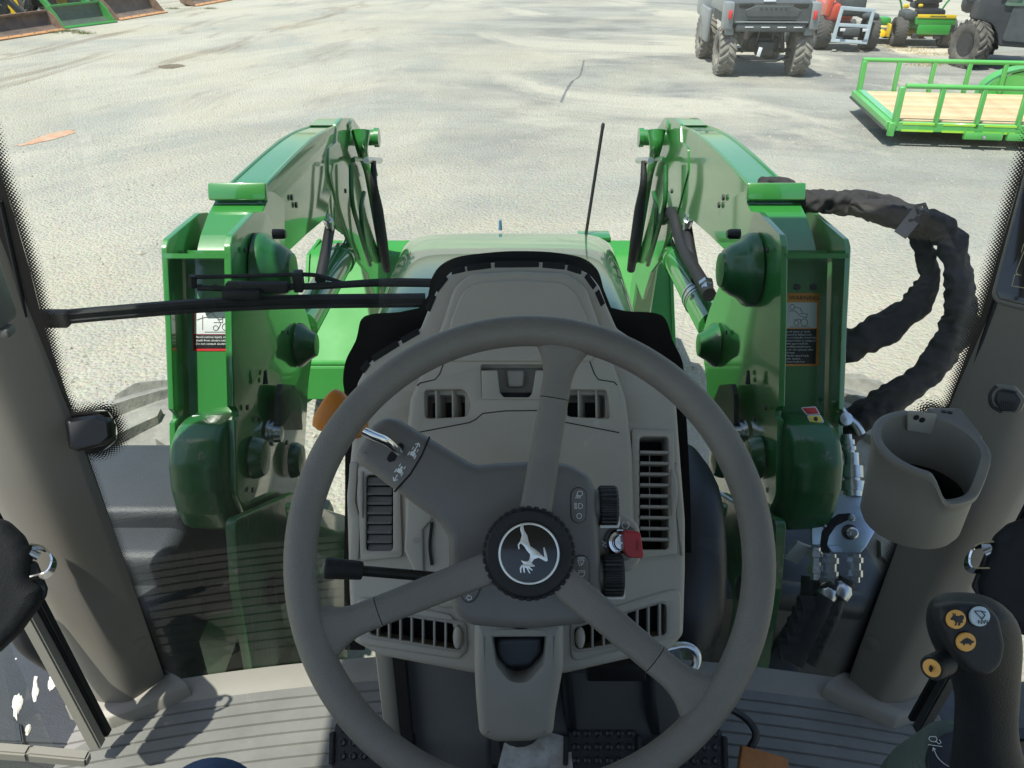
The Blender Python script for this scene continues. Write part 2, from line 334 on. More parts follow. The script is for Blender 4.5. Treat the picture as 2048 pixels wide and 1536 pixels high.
# ================================================================ GROUND
def ground():
    m = bpy.data.materials.new('gravel_lot'); m.use_nodes = True; n = m.node_tree; L = n.links.new; b = n.nodes['Principled BSDF']; b.inputs['Roughness'].default_value = .9; b.inputs['Specular IOR Level'].default_value = .25
    tc = n.nodes.new('ShaderNodeTexCoord')
    def noise_(sc_, det=6, ro=.6, st=None, dt=.6):
        t = n.nodes.new('ShaderNodeTexNoise'); t.inputs['Distortion'].default_value = dt; t.inputs['Scale'].default_value = sc_; t.inputs['Detail'].default_value = det; t.inputs['Roughness'].default_value = ro
        if st:
            mp = n.nodes.new('ShaderNodeMapping'); mp.vector_type = 'TEXTURE'; mp.inputs['Scale'].default_value = st[0]; mp.inputs['Rotation'].default_value = (0, 0, st[1]); L(tc.outputs['Object'], mp.inputs[0]); L(mp.outputs[0], t.inputs['Vector'])
        else: L(tc.outputs['Object'], t.inputs['Vector'])
        return t.outputs['Fac']
    def rng(x, a, c, d=0, e=1):
        r = n.nodes.new('ShaderNodeMapRange'); r.inputs[1].default_value = a; r.inputs[2].default_value = c; r.inputs[3].default_value = d; r.inputs[4].default_value = e; L(x, r.inputs[0]); return r.outputs[0]
    def mix(f, a, c, mode='MIX'):
        x = n.nodes.new('ShaderNodeMix'); x.data_type = 'RGBA'; x.blend_type = mode
        if isinstance(f, (int, float)): x.inputs[0].default_value = f
        else: L(f, x.inputs[0])
        for i, q in ((6, a), (7, c)):
            if isinstance(q, tuple): x.inputs[i].default_value = (*q, 1)
            else: L(q, x.inputs[i])
        return x.outputs[2]
    def M(op, a, c):
        x = n.nodes.new('ShaderNodeMath'); x.operation = op
        for i, q in enumerate((a, c)):
            if isinstance(q, (int, float)): x.inputs[i].default_value = q
            else: L(q, x.inputs[i])
        return x.outputs[0]
    sx = n.nodes.new('ShaderNodeSeparateXYZ'); L(tc.outputs['Object'], sx.inputs[0]); X, Y = sx.outputs[0], sx.outputs[1]
    tan_, grey, dark, pale = (.42, .39, .292), (.325, .33, .283), (.19, .195, .18), (.455, .43, .34)
    big = noise_(.35, 5, .55); streak = noise_(.6, 8, .66, ((1, 3.2, 1), R(-42)))
    streak2 = noise_(.9, 8, .68, ((2.6, 1, 1), R(-8)))
    # the far and right-hand part is old asphalt under dust, the near part pale crushed stone
    far = rng(Y, 5.5, 11, 0, 1); right = rng(X, -4.5, 2.0, 0, 1)
    c = mix(rng(big, .42, .60), tan_, grey)
    c = mix(M('MULTIPLY', rng(streak, .45, .60), .85), c, pale)
    c = mix(M('MULTIPLY', rng(noise_(.5, 8, .68, ((1, 2.4, 1), R(-30))), .52, .64), .35), c, (.27, .275, .255))
    asph = mix(rng(streak2, .38, .6), dark, grey)
    asph = mix(rng(noise_(.3, 7, .62, ((1, 1.8, 1), R(30))), .52, .6), asph, pale)
    c = mix(M('MULTIPLY', M('MULTIPLY', far, right), rng(big, .3, .55, .25, 1)), c, asph)
    # brown tyre-worn soil streaks on the left
    dirtm = M('MULTIPLY', M('MULTIPLY', rng(noise_(1.1, 9, .70, ((1, 4, 1), R(-8))), .53, .68), rng(Y, 9, 13)), rng(X, -1.0, -4.5))
    c = mix(M('MULTIPLY', dirtm, .8), c, (.20, .155, .10))
    # grain and stones
    v = n.nodes.new('ShaderNodeTexVoronoi'); v.inputs['Scale'].default_value = 38; L(tc.outputs['Object'], v.inputs['Vector'])
    v2 = n.nodes.new('ShaderNodeTexVoronoi'); v2.inputs['Scale'].default_value = 90; L(tc.outputs['Object'], v2.inputs['Vector'])
    g = noise_(60, 6, .75)
    c = mix(rng(g, .3, .75, .30, 0), c, mix(.5, c, (.18, .17, .15)))
    c = mix(.12, c, mix(.5, c, v.outputs['Color'], 'OVERLAY'))
    c = mix(M('MULTIPLY', rng(v2.outputs['Distance'], .0, .35, 1, 0), M('MULTIPLY', rng(noise_(4, 4), .5, .62), .35)), c, (.62, .60, .54))
    bw = n.nodes.new('ShaderNodeHueSaturation'); bw.inputs['Saturation'].default_value = .82; L(c, bw.inputs['Color'])
    L(bw.outputs[0], b.inputs['Base Color'])
    hgt = M('ADD', M('MULTIPLY', v.outputs['Distance'], -1.2), M('ADD', M('MULTIPLY', noise_(14, 8, .7), 1.6), M('MULTIPLY', g, .5)))
    bp = n.nodes.new('ShaderNodeBump'); bp.inputs['Strength'].default_value = .8; bp.inputs['Distance'].default_value = .02; L(hgt, bp.inputs['Height']); L(bp.outputs[0], b.inputs['Normal'])
    g = MB(); g.add([(-300, -300, 0), (300, -300, 0), (300, 300, 0), (-300, 300, 0)], [(0, 1, 2, 3)])
    o = g.build('ground', m); tag(o, 'pale gravel and dusty asphalt lot', kind='structure'); return o, m
GND, GMAT = ground()
def blob(pts_px, z, seed, amp=.12, sub=5):
    P = [onZ(x, y, z) for x, y in pts_px]; P = catmull(P + [P[0]], sub)[:-1]
    c = sum(P, Vector()) / len(P); out = []
    for i, p in enumerate(P): out.append(c + (p - c) * (1 + amp * noise.noise(Vector((i * .6, seed, 0)))))
    return out
g = MB(); P = blob([(28, 292), (60, 282), (95, 268), (140, 260), (150, 264), (110, 278), (80, 284), (60, 289)], .004, 3, .45); g.add(P, [tuple(range(len(P)))])
g.build('clay_stain', mat('orange_clay', (.43, .21, .12), .9, col2=(.42, .35, .26), vscale=7, bump=.5, bscale=50), GND)
g = MB(); P = blob([(315, 133), (340, 128), (372, 131), (350, 136), (325, 137)], .004, 5, .3); g.add(P, [tuple(range(len(P)))])
g.build('oil_stain', mat('brown_damp_soil', (.15, .115, .075), .9, var=.4, vscale=5), GND)
g = MB(); cr = catmull([onZ(x, y, .004) for x, y in [(1168, 120), (1160, 150), (1145, 162), (1132, 182), (1122, 204)]], 8)
for i in range(len(cr) - 1):
    a, b_ = cr[i], cr[i + 1]; wv = .012 + .012 * random.random(); d = (b_ - a).cross(Vector((0, 0, 1))).normalized() * wv; g.add([a - d, b_ - d * .9, b_ + d * .9, a + d], [(0, 1, 2, 3)])
g.build('crack', mat('tar_crack', (.09, .09, .09), .8, col2=(.2, .2, .19), vscale=4), GND)
# loose stones: nobody could count them
g = MB(); rnd = random.Random(4)
for i in range(9000):
    y = 1.6 + 14 * rnd.random() ** 1.6; x = (rnd.random() * 2 - 1) * (1.6 + y * .62); s = rnd.choice((.004, .006, .006, .009, .009, .014)) * (.7 + rnd.random() * .8)
    if rnd.random() < .004: s *= 2.0
    a = rnd.random() * 6.28; ca, sa = math.cos(a), math.sin(a); q = []
    for vx, vy, vz in ((1, 0, .1), (0, .8, .15), (-.9, .1, .1), (.1, -.85, .1), (.2, .1, .75), (-.3, .35, .6)):
        j = .75 + rnd.random() * .5; q.append((x + (vx * ca - vy * sa) * s * j, y + (vx * sa + vy * ca) * s * j, vz * s * j))
    g.add(q, [(0, 1, 4), (1, 5, 4), (1, 2, 5), (2, 3, 5), (3, 4, 5), (3, 0, 4)])
STONE = mat('loose_stone', (.42, .395, .32), .9, col2=(.30, .285, .24), vscale=2.5)
tag(g.build('gravel', STONE, smooth=0), 'loose grey and tan gravel stones scattered over the lot', 'gravel', kind='stuff')

# ================================================================ CAB
FLZ = 1.05
cab = empty('tractor_cab', (0, 1.0, FLZ), 'beige and grey tractor cab shell with windscreen pillars and ribbed floor round the steering wheel', 'tractor cab')
# floor mat: grooved along bowed lines that follow the windscreen
g = MB(); nx = 36
ys = []; yo = 0
for k in range(13):  # mat cut short: black pan behind stands in for unlit floor in reflections
    ys += [(-.026 * k, 0), (-.026 * k - .020, 0), (-.026 * k - .0215, -.004), (-.026 * k - .0245, -.004)]
vs = []
for i in range(nx + 1):
    X = -.80 + 1.6 * i / nx
    for dy, dz in ys: vs.append((X, GY - .055 - GB * X * X * 1.0 + dy, FLZ + dz))
k = len(ys); fs = [(i * k + j, (i + 1) * k + j, (i + 1) * k + j + 1, i * k + j + 1) for i in range(nx) for j in range(k - 1)]
g.add(vs, fs); FLM = mat('floor_mat_rubber', (.25, .245, .225), .55, bump=.5, bscale=500, var=.25, vscale=7, dist=.001, dirt=((.38, .36, .31), .63))
g.build('floor_mat', FLM, cab, smooth=20)
# floor front upstand under the glass, side risers and the slab below
g = MB(); N = 30; rr = []
for i in range(N + 1):
    X = -.74 + 1.48 * i / N; Y = GY - GB * X * X
    rr.append([Vector((X, Y - .075, FLZ - .01)), Vector((X, Y - .045, FLZ + .003)), Vector((X, Y - .02, FLZ + .008)), Vector((X, Y - .003, FLZ + .009)), Vector((X, Y + .01, FLZ - .02)), Vector((X, Y - .06, FLZ - .03))])
g.loft(rr); g.build('windscreen_sill', BEIGED, cab, smooth=60)
g = MB(); g.box((0, .2, FLZ - .06), (1.62, 1.75, .08), bev=.01); g.box((0, -.62, FLZ + .3), (1.5, .04, .75)); g.build('floor_pan', BLACK, cab)
# windscreen
g = MB(); vs = []; zz = [FLZ, 1.5, 2.0, 2.84]
for i in range(41):
    X = -.74 + 1.48 * i / 40
    for z in zz: vs.append((X, GY - GB * X * X, z))
g.add(vs, [(i * 4 + j, (i + 1) * 4 + j, (i + 1) * 4 + j + 1, i * 4 + j + 1) for i in range(40) for j in range(3)])
ws = g.build('windscreen', GLASS, cab, smooth=60)
# black ceramic border with its halftone edge; path pixels run along the inside edge of the solid black
def frit(path, solid, wd=.020, name='ceramic_border'):
    """path: pixels of solid black's edge (ordered, clear glass to the LEFT when walking); solid: polygon of solid black"""
    P = catmull([onG(x, y, -.003) for x, y in path], 8); n = len(P); me = bpy.data.meshes.new(name); vs = []; uv = []; s = 0
    for i, p in enumerate(P):
        t = (P[min(i + 1, n - 1)] - P[max(i - 1, 0)]).normalized(); nn = Vector((2 * GB * p.x, 1, 0)).normalized(); d = nn.cross(t)   # left of travel seen from the cab
        d = -d if FRS < 0 else d
        if i: s += (p - P[i - 1]).length
        for q in (0, .5, 1): vs.append(p + d * wd * q); uv.append((s, q))
    fs = [(i * 3 + j, (i + 1) * 3 + j, (i + 1) * 3 + j + 1, i * 3 + j + 1) for i in range(n - 1) for j in range(2)]
    me.from_pydata(vs, [], fs); ul = me.uv_layers.new(name='dots')
    for l in me.loops: ul.data[l.index].uv = uv[l.vertex_index]
    link('dotted_border', me, FRITD, ws)
    if solid:
        Q = [onG(x, y, -.0028) for x, y in solid]; fl = [(q.x, q.z, 0) for q in Q]; tr = tessellate_polygon([[Vector(a) for a in fl]]); g = MB(); g.add(Q, [tuple(t) for t in tr]); g.build(name, FRIT, ws, smooth=0)
FRS = 1
le = [(-30, 240), (0, 345), (28, 430), (60, 540), (90, 660), (116, 770), (128, 800), (150, 826), (185, 822), (215, 822), (232, 850), (232, 880), (205, 902), (165, 912), (180, 965), (205, 1035), (240, 1120), (280, 1222), (335, 1368)]
FRS = -1
frit(le, [(-60, 240)] + le + [(345, 1420), (310, 1400), (130, 900), (60, 640), (-60, 330)])
re = [(2078, 240), (2040, 360), (2000, 500), (1960, 640), (1925, 745), (1905, 800), (1888, 818), (1850, 822), (1835, 900), (1838, 985), (1825, 1010), (1795, 1080), (1760, 1170), (1725, 1260), (1690, 1350)]
FRS = 1
frit(re, [(2110, 240)] + re + [(1690, 1400), (1730, 1310), (1870, 1000), (1950, 800), (2110, 380)])
dp = [(690, 1300), (688, 1150), (690, 1000), (690, 900), (690, 800), (686, 760), (692, 720), (712, 680), (722, 640), (745, 628), (800, 624), (838, 616), (856, 592), (862, 560), (880, 532), (915, 514), (980, 505), (1040, 502), (1110, 505), (1165, 516), (1195, 540), (1208, 580), (1222, 615), (1250, 622), (1310, 626), (1332, 640), (1345, 680), (1362, 715), (1368, 745), (1372, 820), (1378, 930), (1382, 1050), (1384, 1280)]
frit(dp, [(700, 1300)] + dp[1:-1] + [(1372, 1280), (1330, 1280), (1330, 900), (1300, 760), (1150, 600), (920, 600), (780, 760), (730, 900), (730, 1300)])
g = MB(); g.tube([onG(x, y, -.004) for x, y in [(340, 1402), (100, 850), (0, 402)]], .003, 6); g.build('rubber_seal', BLACKR, cab); g = MB(); g.tube([onG(x, y, -.004) for x, y in [(1695, 1390), (1850, 1010), (2048, 440)]], .003, 6)
g.build('rubber_seal', BLACKR, cab)
# A-pillars: trim covers from the glass edge round to the door edge
def pillar(A0, A1, B0, B1, YA0, YA1, YB0, YB1, sgn):
    a0, a1, b0, b1 = onY(*A0, YA0), onY(*A1, YA1), onY(*B0, YB0), onY(*B1, YB1)
    def lz(p, q, z): t = (z - p.z) / (q.z - p.z); return p.lerp(q, t)
    rings = []
    for z in (FLZ + .012, FLZ + .02, FLZ + .1, 1.4, 1.7, 2.0, 2.4, 2.86):
        a, b = lz(a0, a1, z), lz(b0, b1, z); d = b - a; nn = Vector((-sgn * .45, -.89, 0)).normalized(); o = -nn; r = []
        for t, q_ in ((0, 0), (.02, .10), (.12, .30), (.25, .55), (.38, .80), (.46, .93), (.52, 1.0), (.58, 1.0), (.65, .93), (.76, .70), (.88, .42), (.97, .14), (1, 0)):
            r.append(a + d * t + nn * .026 * q_)
        r.append(b + Vector((sgn * .05, .02, 0))); r.append(b + Vector((sgn * .08, .09, 0))); r.append(a + Vector((sgn * .07, .03, 0))); r.append(a + Vector((sgn * .01, .012, 0)))
        if z < FLZ + .015: c = sum(r, Vector()) / len(r); r = [c + (p - c) * .97 for p in r]
        rings.append(r)
    g = MB(); g.loft(rings); o = g.build('pillar_trim', PILLAR, cab, smooth=50)
    # foot moulding
    a, b = lz(a0, a1, FLZ), lz(b0, b1, FLZ); nn = Vector((-sgn * .75, -.66, 0)).normalized(); f = MB(); rg = []
    for h, off in ((-.012, .035), (.010, .033), (.022, .026), (.026, .012), (.026, 0)):
        rg.append([a + nn * off + Vector((-sgn * .03, -.0, h)), a + nn * (off + .02) + (b - a) * .25 + Vector((0, 0, h)), b + nn * (off + .01) + Vector((0, -.01, h)), b + Vector((sgn * .06, -.01, h)), b + Vector((sgn * .08, .1, h)), a + Vector((sgn * .05, .04, h))])
    f.loft(rg); f.build('pillar_foot', BEIGED, cab, bev=.004)
    return a0, a1, b0, b1
pl_ = pillar((345, 1400), (0, 400), (225, 1459), (0, 1001), 1.085, 1.095, 1.03, 1.03, -1)
pr_ = pillar((1690, 1375), (2048, 395), (1800, 1429), (2048, 979), 1.085, 1.095, 1.03, 1.03, 1)
for (a0, a1, b0, b1), sg in ((pl_, -1), (pr_, 1)):
    z = FLZ + .13; a = a0.lerp(a1, (z - a0.z) / (a1.z - a0.z)); b = b0.lerp(b1, (z - b0.z) / (b1.z - b0.z)); nn = Vector((-sg * .75, -.66, 0)).normalized()
    g = MB(); g.lathe([(.0, .0030), (.013, .0026), (.017, .0006), (.018, -.012)], a.lerp(b, .16) + Vector((-sg * .45, -.89, 0)).normalized() * .0088, Vector((-sg * .78, -.62, 0)), 24); g.build('plug', PILLAR, cab)
# door frame strips, seals and door glass at each side
def side(sgn, name_px, glass_px):
    pass
def strip(pxs, Y0, w_, m, nm, lift=0, par=cab, th=None):
    pts = [onY(x, y, Yy) for (x, y), Yy in zip(pxs, Y0)]; g = MB()
    for a, b in zip(pts, pts[1:]): g.bar(a, b, w_, th or w_)
    return g.build(nm, m, par, bev=min(w_, .012) * .25)
strip([(-40, 985), (55, 1165), (212, 1468)], [.97, .965, .95], .018, BLACKR, 'door_seal')
strip([(2090, 950), (1985, 1150), (1822, 1440)], [.97, .965, .95], .012, BLACKR, 'door_seal')
strip([(-60, 1000), (30, 1180), (196, 1490)], [.955, .95, .93], .022, BEIGED, 'door_frame')
strip([(2105, 980), (2000, 1175), (1838, 1462)], [.955, .95, .93], .02, DSTEEL, 'door_frame')
strip([(-60, 1498), (60, 1507), (178, 1518)], [.80, .80, .80], .018, BEIGED, 'door_sill_bar', th=.02)
strip([(1900, 1480), (2000, 1478), (2100, 1476)], [.78, .78, .78], .022, DSTEEL, 'door_sill_bar')
for s in (-1, 1):
    g = MB(); g.add([(s * .80, .93, FLZ), (s * .80, .93, 2.8), (s * .82, -.5, 2.8), (s * .82, -.5, FLZ)], [(0, 1, 2, 3)]); g.build('door_glass', GLASS, cab)
    g = MB(); g.bar((s * .80, -.52, FLZ), (s * .80, -.52, 2.86), .07, .07); g.build('rear_post', BEIGED, cab)
    g = MB(); g.box((s * .70, -.28, FLZ + .22), (.2, .62, .46), bev=.04); g.build('wheel_arch_trim', BEIGED, cab)
g = MB(); g.box((0, .42, 2.90), (1.74, 2.14, .12), bev=.04, seg=3); g.build('roof', BEIGED, cab)
g = MB(); g.add([(-.75, -.62, 1.75), (.75, -.62, 1.75), (.75, -.62, 2.84), (-.75, -.62, 2.84)], [(0, 1, 2, 3)]); g.build('rear_window', GLASS, cab)
# small glass hinge block at left on the windscreen, with its black cover
g = MB(); hp = PL(onG(182, 866, -.02), (.25, -.8, .5)); rg = []
for h, s in ((.0, 1), (.012, 1), (.022, .93), (.027, .78)):
    u0 = roundpoly([Vector(hp.px(x, y)) for x, y in [(133, 838), (200, 828), (228, 838), (232, 874), (214, 890), (160, 902), (142, 896)]], .006, 4); c = sum(u0, Vector((0, 0))) / len(u0)
    rg.append([hp.w(c.x + (p.x - c.x) * s, c.y + (p.y - c.y) * s, h) for p in u0])
g.loft(rg); tag(g.build('glass_hinge', mat('hinge_black', (.004, .0045, .006), .35), None), 'black rubber windscreen hinge cover beside the left pillar', 'hinge cover')

# ================================================================ WIPER (outside the glass)
wp = empty('windscreen_wiper', onG(480, 600, .03), 'black windscreen wiper lying across the glass left of the dash', 'wiper')
def G(x, y, o=.03): return onG(x, y, o)
g = MB(); g.tube(catmull([G(872, 566, .05), (G(800, 565, .05)), G(740, 566, .045), G(640, 572, .04), G(560, 574, .035), G(480, 578, .03)], 5), [.0075, .0075, .006, .0055, .005], 8); g.build('wiper_arm', BLACKR, wp)
g = MB(); g.tube(catmull([G(690, 568, .045), G(650, 555, .045), G(610, 549, .045), G(500, 552, .042), G(392, 554, .04)], 5), .0035, 8); g.tube([G(386, 551, .04), G(386, 574, .04)], .006, 8); g.tube([G(396, 576, .035), G(485, 578, .03)], .0045, 8); g.build('link_rod', BLACKR, wp)
g = MB(); g.box(G(597, 562, .04), (.014, .02, .032), bev=.002); g.build('bracket', BLACKR, wp)
g = MB(); g.box(G(515, 574, .03), (.095, .016, .016), bev=.003); g.box(G(485, 588, .025), (.06, .02, .016), bev=.004); g.lathe([(.004, 0), (.004, .003)], G(478, 571, .015), (0, -1, .3), 12); g.build('pivot', BLACKR, wp)
bl = catmull([G(83, 639, .02), G(200, 628, .02), G(400, 612, .02), G(600, 604, .02), G(850, 601, .02)], 6)
g = MB()
for i in range(len(bl) - 1):
    a, b_ = bl[i], bl[i + 1]; r = MB
    g.add([a + Vector((0, dy, dz)) for dy, dz in ((-.006, -.009), (-.006, .004), (0, .009), (.008, .009), (.008, -.009))] + [b_ + Vector((0, dy, dz)) for dy, dz in ((-.006, -.009), (-.006, .004), (0, .009), (.008, .009), (.008, -.009))], [(j, (j + 1) % 5, 5 + (j + 1) % 5, 5 + j) for j in range(5)])
g.build('blade', BLACKR, wp)
g = MB(); g.tube([p + Vector((0, -.009, -.003)) for p in bl], .0022, 6); g.tube([p + Vector((0, -.006, .006)) for p in bl], .0016, 6); g.build('rubber_lip', BLACKR, wp)
g = MB(); g.box(G(104, 637, .018), (.05, .02, .024), bev=.003); g.build('end_cap', BLACKR, wp)

# ================================================================ DASH
d0, d1 = Vector((0, 1.085, 1.93)), Vector((0, .74, 1.54)); dv = (d0 - d1).normalized()
DP = PL(d1, (0, -dv.z, dv.y))
dash = empty('dashboard', (0.02, .95, FLZ), 'beige plastic tractor dashboard tower with air vents behind the steering wheel', 'dashboard')
body = [(1038, 521, .01), (960, 523, .02), (905, 537, .03), (880, 562, .03), (862, 600, .05), (840, 655, .01), (780, 690, .01), (735, 725, .03), (713, 765, .02), (706, 850, .01), (692, 990, .01), (697, 1180, .01), (703, 1282, .015), (760, 1312, .05), (945, 1347, .05), (1128, 1348, .05), (1340, 1300, .02), (1368, 1270, .015), (1372, 1140, .01), (1372, 1040, .01), (1364, 938, .01), (1358, 860, .01), (1353, 790, .02), (1335, 735, .03), (1310, 705, .02), (1235, 655, .01), (1215, 610, .04), (1200, 570, .03), (1180, 545, .03), (1140, 528, .03), (1100, 522, .02)]
LV = rrect(733, 950, 787, 1102); RV = rrect(1278, 874, 1336, 1099)
BL = [(742, 1224), (926, 1250), (927, 1300), (740, 1268)]; BR = [(1148, 1256), (1332, 1204), (1332, 1268), (1150, 1299)]
# defroster slots along the shoulder and crown
def slots(pts, wpx):
    out = []
    for (a, b) in pts:
        dx, dy = b[0] - a[0], b[1] - a[1]; l = math.hypot(dx, dy); nx_, ny_ = -dy / l * wpx / 2, dx / l * wpx / 2
        out.append([(a[0] + nx_, a[1] + ny_), (b[0] + nx_, b[1] + ny_), (b[0] - nx_, b[1] - ny_), (a[0] - nx_, a[1] - ny_)])
    return out
SL = [((745, 718), (797, 686)), ((803, 682), (838, 662)), ((903, 543), (930, 537)), ((934, 536), (982, 530)), ((989, 529), (1078, 528)), ((1085, 529), (1130, 533)), ((1135, 534), (1163, 543)), ((724, 742), (737, 725)), ((872, 580), (893, 554)), ((855, 620), (868, 590))]
SLR = [((1172, 550), (1190, 575)), ((1194, 582), (1206, 610))]
hs = slots(SL + SLR, 9)
VC1 = [(850, 783, .006), (932, 781, .012), (943, 812, .008), (936, 836, .008), (852, 841, .006)]; VC2 = [(1128, 782, .012), (1212, 783, .006), (1219, 841, .006), (1134, 836, .008), (1122, 812, .008)]
PK = [(962, 733), (1098, 733), (1100, 801), (965, 801)]
plate('dash_body', DP, body, BEIGE, dash, thick=.11, bev=.008, r=.01, holes=[LV, RV, BL, BR, PK, [(855, 790), (930, 790), (930, 835), (855, 835)], [(1135, 790), (1210, 790), (1210, 835), (1135, 835)]], hr=.004)
for k, h in enumerate(hs):  # near-black plates laid on top paint the shade inside the slots
    plate('defroster_rim', DP, [(h[0][0], h[0][1] + 2), (h[1][0], h[1][1] + 2), (h[2][0], h[2][1] - 2), (h[3][0], h[3][1] - 2)], DEEP, dash, thick=.002, lift=.0006, bev=.0003, r=.001)
# raised centre
cen = [(1038, 546, .02), (940, 551, .03), (908, 580, .03), (886, 650, .03), (835, 770, .02), (822, 800, .03), (812, 900, .02), (812, 1090, .02), (870, 1215, .02), (1200, 1215, .02), (1268, 1090, .02), (1262, 900, .02), (1250, 800, .03), (1240, 770, .02), (1196, 650, .03), (1172, 580, .03), (1135, 551, .03)]
plate('centre_panel', DP, cen, BEIGE, dash, thick=.02, lift=.013, bev=.007, r=.01, holes=[VC1, VC2, PK], hr=.004)
cr2 = [(1038, 566, .02), (950, 572, .03), (925, 592, .03), (905, 640, .02), (893, 690, .02), (884, 728), (1190, 728), (1182, 690, .02), (1172, 640, .02), (1150, 592, .03), (1125, 572, .03)]
plate('crown_panel', DP, cr2, BEIGE, dash, thick=.012, lift=.0165, bev=.0035, r=.01)
g = MB(); g.box(DP.at(1035, 900, -.16), (.40, .30, .10), Matrix((DP.u, DP.v, DP.n)).transposed()); g.build('dark_core', DEEP, dash)
def seam(pts, lift, nm='panel_seam', r_=.0009, m=None):
    g = MB(); g.tube(catmull([DP.at(x, y, lift) for x, y in pts], 3) if len(pts) < 4 else [DP.at(x, y, lift) for x, y in pts], r_, 6); g.build(nm, m or BLACKR, dash)
seam([(836, 775), (842, 770), (872, 763), (881, 752), (900, 700), (906, 668)], .0128)
seam([(1232, 774), (1226, 768), (1195, 763), (1187, 752), (1170, 706), (1160, 680)], .0128)
seam([(836, 868), (940, 848), (952, 842), (966, 830), (1010, 825), (1085, 824), (1108, 832), (1122, 846), (1236, 868)], .0128)
# phone pocket
pk = plate('pocket_back', DP, [(955, 690), (1104, 690), (1108, 806), (958, 806)], BEIGED, dash, thick=.003, lift=-.012, bev=.001)
plate('pocket_tongue', DP, [(1012, 738), (1050, 738), (1048, 772), (1016, 772)], BEIGE, pk, thick=.01, lift=-.004, bev=.003, r=.004)
g = MB(); g.add([DP.at(960, 690, .0175), DP.at(1100, 690, .0175), DP.at(1100, 735, .0), DP.at(962, 735, .0), DP.at(960, 690, .0), DP.at(1100, 690, .0)], [(0, 1, 2, 3), (0, 4, 5, 1), (0, 3, 4), (1, 5, 2)]); g.build('pocket_ramp', BEIGE, pk)
plate('pocket_front', DP, [(963, 745), (995, 745, .002), (1000, 790, .004), (1008, 798, .004), (1058, 798, .004), (1064, 790, .004), (1071, 745, .002), (1099, 745), (1100, 803), (965, 803)], BEIGE, pk, thick=.005, lift=.0145, bev=.0015, r=.002)
plate('pocket_shelf', DP, [(1003, 786), (1063, 786), (1060, 800), (1006, 800)], DEEP, pk, thick=.002, lift=.004, bev=.0005, r=.001)
# centre vents with two vanes each
for vc, vx in ((VC1, (872, 905)), (VC2, (1155, 1190))):
    v = plate('air_vent', DP, [(p[0] + (3 if i in (0, 3) else 0), p[1]) for i, p in enumerate(vc)], BEIGED, dash, thick=.002, lift=-.022, bev=.0005)
    cx = sum(p[0] for p in vc) / len(vc)
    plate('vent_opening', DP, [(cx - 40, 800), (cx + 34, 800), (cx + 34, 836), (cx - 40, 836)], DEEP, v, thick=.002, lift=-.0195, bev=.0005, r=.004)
    for x in vx:
        g = MB(); g.add([DP.at(x - 1, 783, .008), DP.at(x + 2, 783, .008), DP.at(x + 3, 839, .008), DP.at(x, 839, .008), DP.at(x + 14, 786, -.02), DP.at(x + 17, 786, -.02), DP.at(x + 18, 836, -.02), DP.at(x + 15, 836, -.02)], [(0, 1, 2, 3), (4, 7, 6, 5), (0, 4, 5, 1), (1, 5, 6, 2), (2, 6, 7, 3), (3, 7, 4, 0)]); g.build('vane', BEIGE, v, smooth=0)
# side vents
v = plate('air_vent', DP, [(716, 932), (800, 932), (806, 1114), (722, 1122)], BEIGE, dash, thick=.006, lift=.005, bev=.002, r=.006, holes=[LV], hr=.006)
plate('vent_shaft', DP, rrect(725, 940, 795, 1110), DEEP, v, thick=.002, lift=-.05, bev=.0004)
for k in range(8):
    y = 952 + k * 19.2; c0, c1 = DP.at(736, y + 10, -.001), DP.at(784, y + 10, -.001)
    g = MB(); g.bar(c0, c1, .011, .002, up=(DP.n + DP.v * .45).normalized()); g.tube([c0 + DP.n * .003 - DP.v * .004, c1 + DP.n * .003 - DP.v * .004], .0022, 8); g.build('louvre', GREYP, v, bev=.0006)
g = MB(); P = [DP.at(x, y, .006) for x, y in circ(724, 990, 9, 20)]; c = DP.at(724, 990, .006)
def lens(cx, cy, rx, ry, par, m, sg):
    g = MB(); rg = []
    for h, s in ((.002, 1), (.006, .93), (.010, .7), (.012, .35)):
        rg.append([DP.at(cx + sg * (rx * s if (math.cos(a) * sg) > 0 else rx * .25 * s) * abs(math.cos(a)) * (1 if math.cos(a) * sg > 0 else -1), cy + ry * s * math.sin(a), h) for a in [2 * math.pi * i / 28 for i in range(28)]])
    g.loft(rg); g.build('thumb_wheel', m, par)
lens(727, 990, 12, 50, v, BEIGED, -1)
v = plate('air_vent', DP, [(1262, 858), (1346, 862), (1354, 1108), (1264, 1118)], BEIGE, dash, thick=.006, lift=.005, bev=.002, r=.006, holes=[RV], hr=.006)
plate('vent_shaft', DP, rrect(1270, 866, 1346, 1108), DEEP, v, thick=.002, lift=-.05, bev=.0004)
for k in range(9):
    y = 906 + k * 21.6; g = MB(); c0, c1 = DP.at(1279, y, -.0), DP.at(1335, y + 1, -.0); g.bar(c0, c1, .0022, .016, up=(DP.n + DP.v * .15).normalized()); g.tube([c0 + DP.n * .007, c1 + DP.n * .007], .0017, 6)
    if k < 8: c2 = DP.at(1300, y + 10, -.004); g.bar(c2 - DP.v * .007, c2 + DP.v * .007, .0012)
    g.build('louvre', BEIGED, v, smooth=50)
lens(1341, 985, 14, 50, v, BEIGED, 1)
